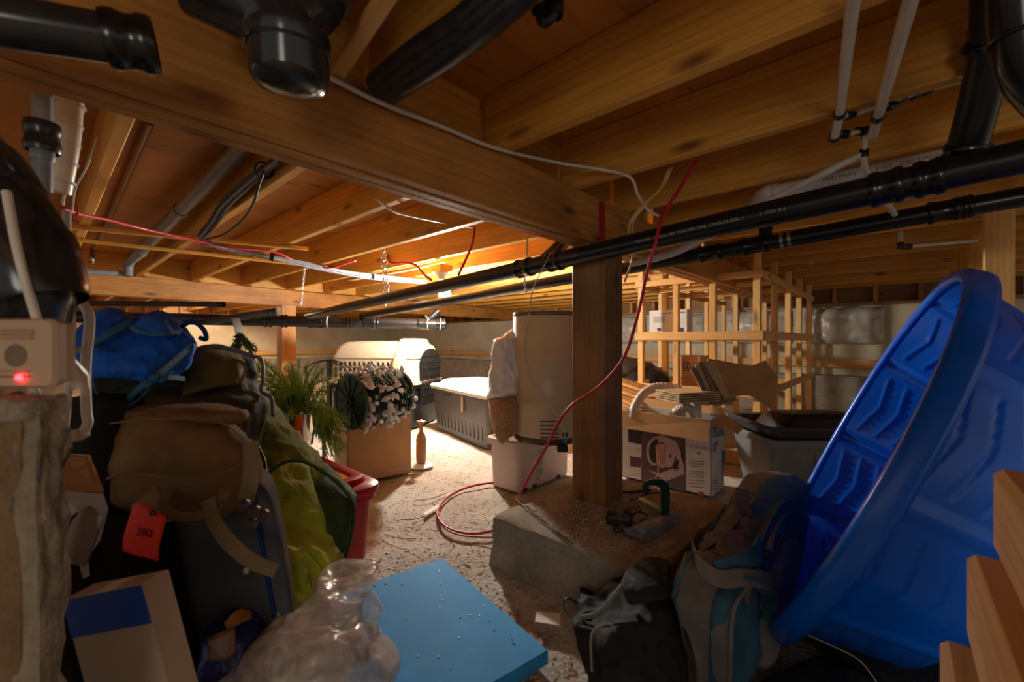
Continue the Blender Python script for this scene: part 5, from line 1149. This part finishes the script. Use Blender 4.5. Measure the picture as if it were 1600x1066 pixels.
for y in (518, 524, 530, 582, 590): 
    p = at(22, y, .428); v, f = boxg(p, .036 if y < 560 else .03, .0012, .0016, RT, FW); mesh('vent_slot', v, f, OLDW, al)
lathe('speaker', [(.0001, .001), (.009, .001), (.0115, 0)], at(24, 556, .4295), plain('speaker_grey', (.20, .15, .10), .8), al, axis=-FW, n=24)
lathe('indicator_light', [(.0001, .004), (.0025, .003), (.0035, 0)], at(32, 590, .4285), glow('red_led', (1.0, .02, .03), 7), al, axis=-FW, n=16)
tube('bracket_arm', [ac + FW * .045, ac + FW * .07 - UP * .03, V(ac.x, ac.y, .745) + FW * .07], .008, BEIGE, al, n=8)
# ---- opened carton with white paper
oc = thing('torn_carton', at(120, 860, .70), 'torn brown carton flap with a white printed sheet, right of the concrete stub', 'carton')
D = .68
quad('carton_flap', [at(80, 708, D), at(137, 712, D + .04), at(160, 770, D + .02), at(86, 765, D - .02)], CARD, oc, off=FW, th=.004)
quad('carton_side', [at(80, 708, D), at(86, 765, D - .02), at(100, 900, D - .03), at(80, 1000, D - .03), at(74, 720, D)], CARD2, oc, off=FW, th=.004)
quad('white_sheet', [at(88, 766, D - .022), at(160, 772, D + .016), at(168, 796, D + .01), at(155, 845, D), at(136, 872, D), at(139, 900, D), at(130, 905, D), at(119, 870, D - .01), at(140, 815, D - .01), at(120, 800, D - .015), at(98, 820, D - .02)], plain('sheet_white', (.55, .56, .60), .7), oc, off=FW, th=.0015)
GREYL = plain('grey_foam_pad', (.26, .21, .17), .8, var=.1)
gr = [[at(108, 815, D - .03), at(128, 796, D - .03), at(146, 812, D - .025)], [at(96, 850, D - .04), at(118, 840, D - .045), at(140, 845, D - .03)], [at(90, 890, D - .04), at(105, 885, D - .045), at(124, 888, D - .03)]]
patch('grey_pad', gr, .012, GREYL, oc, nu=8, nv=8)
o = softbox('packed_clutter', EYE + RT * -.86 + FW * .82 + UP * -.8, .22, .24, .42, RT, FW, UP, CASEB, None, .1, .02, 7, 14); tag(o, 'dark bundled cloth under the torn carton, left of the suitcase', 'cloth')
# ---- box with blue tape
bZ = (UP * .97 - RT * .245).normalized(); bX = (RT * .97 + UP * .245 * .9).normalized()
DBX = .60; p_tl, p_tr = at(98, 938, DBX), at(222, 914, DBX)
tbx = thing('blue_tape_box', at(190, 1100, DBX), 'pale cardboard box with a wide blue band, tilted at the bottom left', 'box')
ex = (p_tr - p_tl); wdt = ex.length; ex.normalize(); ey = FW * .9 + RT * .1; dz = (at(262, 1066, DBX) - p_tr).normalized(); H_ = (p_tr.z - .01) / abs(dz.z)
def bp_(a, b, c_): return p_tl + ex * a + ey * b + dz * c_
v = [bp_(a, b, c_) for c_ in (H_, 0) for a, b in ((0, 0), (wdt, 0), (wdt, .045), (0, .045))]
PALEC = plain('pale_box_card', (.46, .36, .25), .7, var=.05)
mesh('carton_body', v, [(3, 2, 1, 0), (4, 5, 6, 7), (0, 1, 5, 4), (1, 2, 6, 5), (2, 3, 7, 6), (3, 0, 4, 7)], PALEC, tbx)
quad('blue_band', [bp_(0, -.001, .0), bp_(wdt, -.001, 0), bp_(wdt, -.001, .055), bp_(0, -.001, .055)], plain('cobalt_band', (.004, .06, .36), .5), tbx, off=-FW, th=.0006)
text('box_lettering', 'N', bp_(wdt * .86, -.002, .19), -dz * -1, ex, .02, INK, tbx)
# ---- snack pouch and clear bags at bottom
WR = plain('wrapper_blue', (.02, .03, .16), .3, var=.6, scale=14, bmp=.4); WRO = plain('wrapper_orange', (.55, .22, .04), .35, var=.3, bmp=.3); WRP = plain('wrapper_print', (.30, .17, .10), .35, var=.4, scale=30)
wp = thing('snack_pouch', at(345, 1060, .92), 'crumpled navy and orange printed pouch at the bottom, left of the clear plastic bag', 'pouch')
gr = [[at(320, 985, .92), at(350, 965, .94), at(392, 955, .97)], [at(305, 1010, .88), at(345, 1000, .89), at(392, 985, .93)], [at(298, 1050, .86), at(340, 1050, .87), at(390, 1030, .90)], [at(300, 1110, .86), at(340, 1110, .87), at(390, 1100, .88)]]
patch('pouch_body', gr, .06, WR, wp, amp=.008, freq=12, nu=10, nv=10)
patch('orange_label', [[at(348, 975, .90), at(368, 956, .92), at(388, 957, .94)], [at(352, 990, .89), at(370, 978, .90), at(390, 970, .93)]], .01, WRO, wp, nu=6, nv=6, amp=.003, freq=14)
patch('printed_panel', [[at(322, 1000, .875), at(345, 990, .88), at(364, 984, .885)], [at(322, 1035, .86), at(345, 1035, .86), at(366, 1022, .87)]], .008, WRP, wp, nu=6, nv=6, amp=.003, freq=14)
def film_mat(name, col, alpha, rough=.18):
    m, t, b = nt(name); b.inputs['Base Color'].default_value = (*col, 1); b.inputs['Roughness'].default_value = rough
    v_ = coords(t, rand=False); n = N(t, 'ShaderNodeTexNoise', Scale=16.0, Detail=5.0, Distortion=1.5); L(t, v_, n.inputs['Vector'])
    L(t, mathn(t, n.outputs[0], .35, .65, alpha * .6, min(1, alpha * 1.3)), b.inputs['Alpha']); bump(t, b, n.outputs[0], .5, .01); return m
FILM = film_mat('clear_film', (.72, .66, .58), .62); FILM2 = film_mat('thin_clear_film', (.80, .80, .80), .42)
pbg = thing('clear_plastic_bag', at(470, 1060, .95), 'large crumpled translucent plastic bag at the bottom, overlapping the blue foam board', 'plastic bag')
softbox('bag_lump', EYE + RT * -.44 + FW * .93 + UP * -.795, .34, .26, .14, RT, FW, UP, FILM, pbg, .3, .016, 6, 34, .45, None, 3)
gr = [[at(480, 905, 1.12), at(530, 888, 1.15), at(582, 892, 1.15)], [at(455, 950, 1.02), at(520, 930, 1.04), at(580, 920, 1.06)], [at(400, 1000, .92), at(480, 985, .93), at(556, 960, .98)], [at(368, 1060, .86), at(460, 1050, .86), at(548, 1020, .92)], [at(360, 1110, .85), at(450, 1110, .85), at(520, 1090, .88)]]
v, f = patchg(gr, .05, nu=22, nv=18, amp=.015, freq=7, seed=12); mesh('bag_film', v, f, FILM, pbg, True)
gr = [[at(556, 940, 1.05), at(580, 930, 1.05), at(598, 965, 1.02)], [at(552, 975, 1.0), at(578, 985, 1.0), at(588, 990, 1.0)], [at(560, 1010, .96), at(585, 1030, .96), at(602, 1035, .96)]]
v, f = patchg(gr, .02, nu=14, nv=14, amp=.016, freq=14, seed=13); mesh('bag_corner', v, f, FILM2, pbg, True)
v, f = patchg([[at(552, 1020, .93), at(570, 1018, .93), at(584, 1020, .94)], [at(556, 1035, .92), at(568, 1036, .92), at(576, 1034, .93)]], .01, nu=5, nv=5, amp=.004); mesh('dark_tab', v, f, CASEB, pbg, True)
# ---- bag of odds on the footing
PADZ = PZ + .006
hk = thing('green_clamp', at(1035, 790, 1.62), 'dark green hook-shaped clamp standing on the footing right of the post', 'clamp')
hc = onz(1040, 806, PADZ); dh = (hc - EYE).dot(FW)
def hp(px, py): return at(px, py, dh)
outer = [hp(1034, 806), hp(1046, 806), hp(1047, 770), hp(1045, 757), hp(1037, 750), hp(1020, 749), hp(1009, 753), hp(1005, 762), hp(1007, 769), hp(1013, 772), hp(1017, 768), hp(1013, 763), hp(1015, 759), hp(1025, 758), hp(1032, 762), hp(1034, 770)]
quad('clamp_frame', outer, GREENP, hk, off=FW, th=.012)
tube('clamp_screw', [hp(1008, 767), hp(985, 771)], .004, DKSTEEL, hk, n=8); lathe('clamp_foot', [(.0001, 0), (.008, 0), (.008, .004), (.0001, .004)], hp(1010, 771), DKSTEEL, hk, axis=UP, n=12)
def low(name, pts, r, mat, label, cat_, n=6):
    o = tube(name, pts, r, mat, None, n=n, smooth=4); tag(o, label, cat_); return o
low('rebar_rod', [onz(950, 772, PADZ + .004), onz(1018, 766, PADZ + .004)], .005, DKSTEEL, 'thin dark metal rod lying on the back of the footing, right of the post', 'rod')
low('rebar_rod', [onz(985, 782, PADZ + .004), onz(1012, 772, PADZ + .004), onz(1030, 770, PADZ + .004)], .004, DKSTEEL, 'second thin dark rod crossing behind the green clamp on the footing', 'rod')
ad = thing('power_adapter', onz(965, 812, PADZ), 'black power adapter block with coiled cord on the footing at the post foot', 'adapter')
c = onz(968, 818, PADZ); v, f = stackg([(0, .085, .05, .008), (.02, .09, .054, .01), (.03, .085, .05, .01)], c, (RT * .95 - FW * .3), (FW * .95 + RT * .3), n=4); mesh('adapter_block', v, f, BLACKP, ad, True, sharp=35)
tube('adapter_cord', [c + UP * .03 + V(.03 * math.cos(a) + .004 * a, .022 * math.sin(a), .004 + .003 * math.sin(a * 3)) + RT * .03 for a in np.linspace(0, 13, 40)], .0028, BLACKP, ad, n=6)
tube('adapter_cord', [onz(975, 812, PADZ + .01), onz(960, 826, PADZ + .004), onz(962, 832, PADZ + .004), onz(972, 830, PADZ + .004), onz(975, 815, PADZ + .01)], .0028, BLACKP, ad, n=6, smooth=6)
tube('adapter_cord', [onz(985, 805, PADZ + .01), onz(1000, 800, PADZ + .012), onz(1012, 808, PADZ + .006), onz(1000, 815, PADZ + .006)], .0028, BLACKP, ad, n=6, smooth=6)
gs = thing('green_strip', onz(1020, 790, PADZ), 'glossy green plastic strip lying across the footing beside the clamp', 'strip')
strap('strip_body', [onz(998, 778, PADZ + .003), onz(1018, 788, PADZ + .008), onz(1038, 799, PADZ + .006), onz(1050, 804, PADZ + .003)], .025, plain('bright_green', (.01, .32, .14), .3), gs, .002, side=FW)
cb = thing('small_clear_bag', onz(1015, 830, PADZ), 'small clear bluish plastic bag of bits lying on the near part of the footing', 'plastic bag')
gr = [[onz(968, 822, PADZ + .004), onz(1000, 816, PADZ + .01), onz(1040, 806, PADZ + .012), onz(1062, 806, PADZ + .004)], [onz(978, 830, PADZ + .012), onz(1005, 826, PADZ + .022), onz(1035, 818, PADZ + .02), onz(1058, 815, PADZ + .006)], [onz(990, 838, PADZ + .004), onz(1010, 840, PADZ + .012), onz(1024, 838, PADZ + .008), onz(1042, 824, PADZ + .004)]]
FB = film_mat('bluish_film', (.22, .30, .42), .55)
v, f = patchg(gr, .004, nu=10, nv=10, amp=.008, freq=24, away=-UP, seed=3); mesh('bag_film', v, f, FB, cb, True)
o = lathe('wood_plug', [(.0001, 0), (.011, 0), (.012, .02), (.0001, .022)], onz(1095, 777, PZ), STUDW, None, n=12); tag(o, 'tiny pale wooden plug standing near the back right corner of the footing', 'plug')
o = quad('paper_scrap', [onz(838, 955, .012), onz(876, 960, .014), onz(874, 978, .016), onz(836, 972, .012)], WPRINT, None, off=UP, th=.0015); tag(o, 'small white paper scrap on the gravel in front of the footing', 'paper')
o = quad('paper_scrap', [onz(662, 802, .012), onz(684, 789, .012), onz(687, 792, .012), onz(664, 806, .012)], WPRINT, None, off=UP, th=.0015); tag(o, 'narrow white paper strip on the gravel by the red cable loop', 'paper')
for i, (a, b) in enumerate((((645, 783), (700, 770)), ((625, 812), (665, 806)), ((600, 835), (650, 842)))):
    o = tube('straw_twig', [onz(*a, .012), onz((a[0] + b[0]) / 2, (a[1] + b[1]) / 2 + 3, .014), onz(*b, .013)], .002, CHIP, None, n=5, smooth=4); tag(o, ['pale twig left of the red cable loop', 'short curved twig on the gravel right of the red tote', 'twig lying nearest the red tote and the blue board'][i], 'twig')
# ---- grey canvas duffel
gX = (RT * .63 + FW * .776).normalized(); gY = (FW * .63 - RT * .776).normalized()
gc = EYE + RT * .71 + FW * 1.25; gc.z = 0.0
gb = thing('grey_duffel', gc, 'long grey canvas bag with slate blue side and webbing straps, left of the blue pool', 'bag')
def gshape(u):
    k = (u.x + 1) / 2; h = 1 - .12 * k
    return V(u.x, u.y * (1 - .14 * max(0, u.z)) + .18 * max(0, u.z) * -1 * 0, (u.z + 1) * h - 1)
softbox('bag_core', gc + gX * .06, .66, .17, .20, gX, gY, UP, GBAG, gb, .05, .004, 5, 12, .13, None, 4)
gr = [[at(1073, 878, 1.02), at(1110, 876, .99), at(1145, 892, .96), at(1168, 912, .93)], [at(1052, 935, .98), at(1090, 940, .95), at(1122, 945, .92), at(1145, 965, .89)], [at(1062, 1000, .95), at(1090, 1010, .92), at(1115, 1020, .89), at(1141, 1030, .87)], [at(1080, 1110, .92), at(1100, 1115, .9), at(1120, 1120, .88), at(1140, 1130, .86)]]
v, f = patchg(gr, .05, nu=14, nv=14, amp=.008, freq=6, seed=31, away=FW + RT * .35); mesh('end_panel', v, f, GBAG, gb, True)
gr = [[at(1073, 878, 1.02), at(1096, 845, 1.15), at(1132, 792, 1.4), at(1162, 748, 1.62), at(1200, 736, 1.70)], [at(1112, 872, 1.0), at(1138, 836, 1.14), at(1168, 790, 1.35), at(1200, 750, 1.55), at(1232, 742, 1.66)], [at(1168, 912, .93), at(1195, 870, 1.08), at(1222, 826, 1.25), at(1245, 785, 1.42), at(1266, 760, 1.58)]]
v, f = patchg(gr, .05, nu=14, nv=14, amp=.014, freq=8, seed=32, away=-UP); mesh('top_panel', v, f, GBAG, gb, True)
gr = [[at(1135, 836, 1.15), at(1168, 786, 1.34), at(1200, 746, 1.54), at(1234, 738, 1.65)], [at(1200, 862, 1.07), at(1224, 820, 1.24), at(1247, 780, 1.41), at(1268, 756, 1.57)]]
v, f = patchg(gr, .02, nu=14, nv=10, amp=.008, freq=9, seed=35, away=-UP); mesh('blue_top_panel', v, f, GBAGB, gb, True)
gr = [[at(1168, 910, .925), at(1195, 868, 1.07), at(1222, 824, 1.24), at(1247, 784, 1.41), at(1269, 758, 1.57)], [at(1143, 965, .885), at(1180, 930, 1.0), at(1215, 885, 1.17), at(1240, 850, 1.35), at(1262, 820, 1.52)], [at(1140, 1130, .855), at(1172, 1070, .97), at(1205, 1000, 1.10), at(1228, 940, 1.30), at(1255, 890, 1.5)]]
v, f = patchg(gr, .04, nu=14, nv=14, amp=.012, freq=7, seed=33, away=-gY * -1); mesh('side_panel', v, f, GBAGB, gb, True)
tube('zip_line', [at(1100, 862, 1.04), at(1140, 832, 1.15), at(1178, 785, 1.35), at(1212, 752, 1.55)], .004, BLACKP, gb, n=6, smooth=6)
tube('edge_piping', [at(1170, 913, .92), at(1152, 940, .895), at(1144, 968, .88), at(1141, 1030, .86), at(1140, 1100, .85)], .004, GBAG, gb, n=6, smooth=6)
tube('edge_piping', [at(1050, 935, .97), at(1074, 876, 1.01), at(1098, 845, 1.14), at(1134, 790, 1.39)], .004, GBAGB, gb, n=6, smooth=6)
strap('carry_strap', [at(1082, 852, 1.03), at(1092, 880, .97), at(1122, 904, .92), at(1162, 903, .90), at(1206, 908, .96)], .034, GBAG, gb, .004, side=UP * .9 + FW * .5)
strap('carry_strap', [at(1122, 892, .93), at(1150, 882, .93), at(1178, 868, .96), at(1190, 850, 1.02)], .036, GBAGB, gb, .004, side=UP * .9 + FW * .5)
strap('folded_strap', [at(1160, 765, 1.36), at(1160, 790, 1.30), at(1172, 822, 1.22), at(1182, 852, 1.13)], .04, GBAG, gb, .005, side=RT)
strap('folded_strap', [at(1224, 790, 1.26), at(1212, 806, 1.22), at(1200, 830, 1.16), at(1194, 856, 1.08)], .036, GBAG, gb, .005, side=RT)
strap('carry_strap', [at(1190, 858, 1.06), at(1205, 820, 1.12), at(1228, 792, 1.22), at(1252, 800, 1.28), at(1262, 818, 1.36)], .034, GBAGB, gb, .004, side=UP)
strap('hanging_strap', [at(1160, 905, .90), at(1190, 915, .93), at(1205, 940, .99), at(1196, 970, 1.0)], .03, GBAGB, gb, .004, side=RT)
# ---- black bag
kb = thing('black_bag', EYE + RT * .24 + FW * 1.05 - UP * .8, 'slumped black canvas bag in front of the footing, left of the grey one', 'bag')
gr = [[at(905, 935, 1.22), at(945, 930, 1.20), at(990, 895, 1.16), at(1020, 882, 1.13), at(1050, 885, 1.12)],
      [at(900, 965, 1.10), at(945, 958, 1.08), at(990, 930, 1.05), at(1025, 925, 1.03), at(1056, 925, 1.04)],
      [at(898, 1000, 1.02), at(940, 995, .98), at(990, 985, .96), at(1030, 985, .95), at(1065, 985, .97)],
      [at(910, 1050, .98), at(950, 1050, .93), at(1000, 1045, .91), at(1040, 1045, .91), at(1078, 1050, .93)],
      [at(915, 1130, .93), at(950, 1130, .90), at(1000, 1130, .89), at(1040, 1130, .89), at(1080, 1130, .91)]]
v, f = patchg(gr, .20, nu=16, nv=14, amp=.024, freq=7, seed=21, away=FW * .9 + RT * .25 - UP * .35); mesh('bag_body', v, f, BBAG, kb, True)
gr = [[at(985, 900, 1.06), at(1018, 884, 1.06), at(1046, 886, 1.06)], [at(975, 925, .99), at(1010, 920, .98), at(1046, 915, 1.0)], [at(985, 950, .97), at(1015, 945, .965), at(1042, 938, .98)]]
v, f = patchg(gr, .03, nu=12, nv=12, amp=.012, freq=9, seed=22); mesh('front_flap', v, f, BBAG, kb, True)
tube('grey_trim', [at(908, 965, 1.05), at(935, 958, 1.02), at(965, 925, 1.02), at(972, 915, 1.04)], .006, GBAG, kb, n=8, smooth=6)
tube('bag_loop', [at(905, 945, 1.16), at(888, 935, 1.16), at(880, 945, 1.15), at(890, 968, 1.10), at(905, 975, 1.05)], .003, BLACKP, kb, n=6, smooth=6)
tube('seam', [at(925, 1050, .92), at(925, 990, .97), at(950, 975, .96), at(962, 985, .94)], .003, GBAG, kb, n=6, smooth=6)
strap('edge_strap', [at(1054, 886, 1.08), at(1064, 940, 1.0), at(1076, 1000, .94), at(1082, 1066, .91)], .016, BLACKP, kb, .004, side=RT)
# ---- carpet pieces
def carpet(c, a, b, h, X, Y, label, seed): 
    o = softbox('folded_carpet', c, a, b, h, X, Y, UP, CARP, None, .03, .006, 9, 20, .12, None, seed); tag(o, label, 'carpet'); return o
carpet(EYE + RT * .69 + FW * .84 - UP * .80 + RT * .03, .28, .36, .035, (RT * .9 + FW * .4).normalized(), (FW * .9 - RT * .4).normalized(), 'dark folded carpet piece on the ground right of the grey bag, under the pool', 1)
carpet(EYE + RT * 1.02 + FW * 1.02 - UP * .80, .34, .5, .033, (RT * .9 + FW * .4).normalized(), (FW * .9 - RT * .4).normalized(), 'second dark carpet piece, farther right beneath the blue pool edge', 2)
cable('pale_thread', [at(1245, 985, 1.0), at(1290, 1005, .96), at(1340, 1030, .93), at(1370, 1066, .90)], .0012, WCABLE, 'thin pale thread curving over the dark carpet', 'thread', n=5)
# ================================================================ POOL
def pool():
    C = EYE + RT * .965 + FW * 1.20 + UP * -.322
    toW = lambda t: (RT * t[0] + FW * t[1] + UP * t[2]).normalized()
    a = toW((.526, .089, .846)); n = toW((-.740, .539, .404)); b = a.cross(n); b = -b if b.dot(FW) < 0 else b; n = toW((-.740, .539, .404)); n = (n - a * n.dot(a)).normalized(); b = (b - a * b.dot(a)).normalized()
    R0, R1, Hp = .510, .425, .235; NT = 360; NV = 44; NP = 10
    t = thing('wading_pool', C, 'large bright blue plastic wading pool standing on edge at right, chevron moulded', 'pool')
    def surf(th, v, inn=0):
        r = R0 + (R1 - R0) * v
        ph = (th * NP / (2 * PI)) % 1; u = abs(ph - .5) * 2
        d = 0
        if u > .86: d = .010 * math.sin((u - .86) / .14 * PI * 1.0 + 0) if False else .009 * math.cos((1 - u) / .14 * PI / 2)
        elif .06 < v < .94:
            for k in range(4):
                x = v - (.16 + k * .22 - .13 * u + .06)
                d -= .0060 * math.exp(-(x / .013) ** 2) * (1 if u < .72 else 0)
        r += d - inn
        return C - n * (Hp * v) + a * (r * math.cos(th)) + b * (r * math.sin(th))
    g = G(); vs = []; prof = []
    for i in range(NV + 1):
        for k in range(NT): vs.append(surf(2 * PI * k / NT, i / NV))
    for i in range(NV + 1):
        for k in range(NT): vs.append(surf(2 * PI * k / NT, i / NV, .003))
    K = (NV + 1) * NT; fs = []
    for i in range(NV):
        for k in range(NT):
            p, q = i * NT + k, i * NT + (k + 1) % NT; fs.append((p, p + NT, q + NT, q)); fs.append((K + p, K + q, K + q + NT, K + p + NT))
    mesh('pool_wall', vs, fs, POOLM, t, True)
    # base with a shallow dish
    vs = []; fs = []; rings = 14
    for s_, off in ((0, 0), (1, .003)):
        for i in range(rings + 1):
            r = R1 * (1 - i / rings) * 1.0 + .0005
            for k in range(90):
                th = 2 * PI * k / 90; zz = .006 * math.cos(i * .9) * (1 if 1 < i < rings - 1 else 0); vs.append(C - n * (Hp + zz - off) + a * (r * math.cos(th)) + b * (r * math.sin(th)))
    K = (rings + 1) * 90
    for i in range(rings):
        for k in range(90):
            p, q = i * 90 + k, i * 90 + (k + 1) % 90; fs.append((p, q, q + 90, p + 90)); fs.append((K + p, K + p + 90, K + q + 90, K + q))
    mesh('pool_base', vs, fs, POOLM, t, True)
    # rolled rim
    vs = []; fs = []; pr = [(0, 0), (.004, .014), (.016, .022), (.030, .020), (.037, .008), (.038, -.020), (.036, -.030), (.033, -.020), (.033, .004), (.028, .014), (.016, .017), (.006, .010)]
    for k in range(180):
        th = 2 * PI * k / 180; e = a * math.cos(th) + b * math.sin(th)
        for dr, dn in pr: vs.append(C + e * (R0 + dr - .003) + n * dn)
    m = len(pr)
    for k in range(180):
        for j in range(m): fs.append((k * m + j, k * m + (j + 1) % m, ((k + 1) % 180) * m + (j + 1) % m, ((k + 1) % 180) * m + j))
    mesh('pool_rim', vs, fs, POOLM, t, True)
    return t
pool()
# ================================================================ NEAR PLANKS, right
pk = thing('plank_stack', EYE + RT * .6 + FW * .5 - UP * .8, 'stack of pale planks seen blurred at the lower right edge, right of the pool', 'planks')
BL = wood('blurred_pine', (0.80, 0.50, 0.22), (0.66, 0.38, 0.14), (0.30, 0.14, 0.05))
ends = [(1612, 500), (1600, 640), (1556, 742), (1520, 868), (1478, 1008)]
zc = .80 - (605 - 533) / FPX * .55
for i in range(8):
    z = .80 - (530 + 66 * 2 * i - 533) / FPX * .56 + .055; rx = [.675, .665, .625, .59, .555, .54, .53, .52][i]
    if z < .05: break
    p = EYE + RT * rx + FW * .56; p.z = z - .055
    lumber('plank', p - YA * .055, p - XA * .55 - YA * .055, .10, .108, BL, pk, ch=.008)
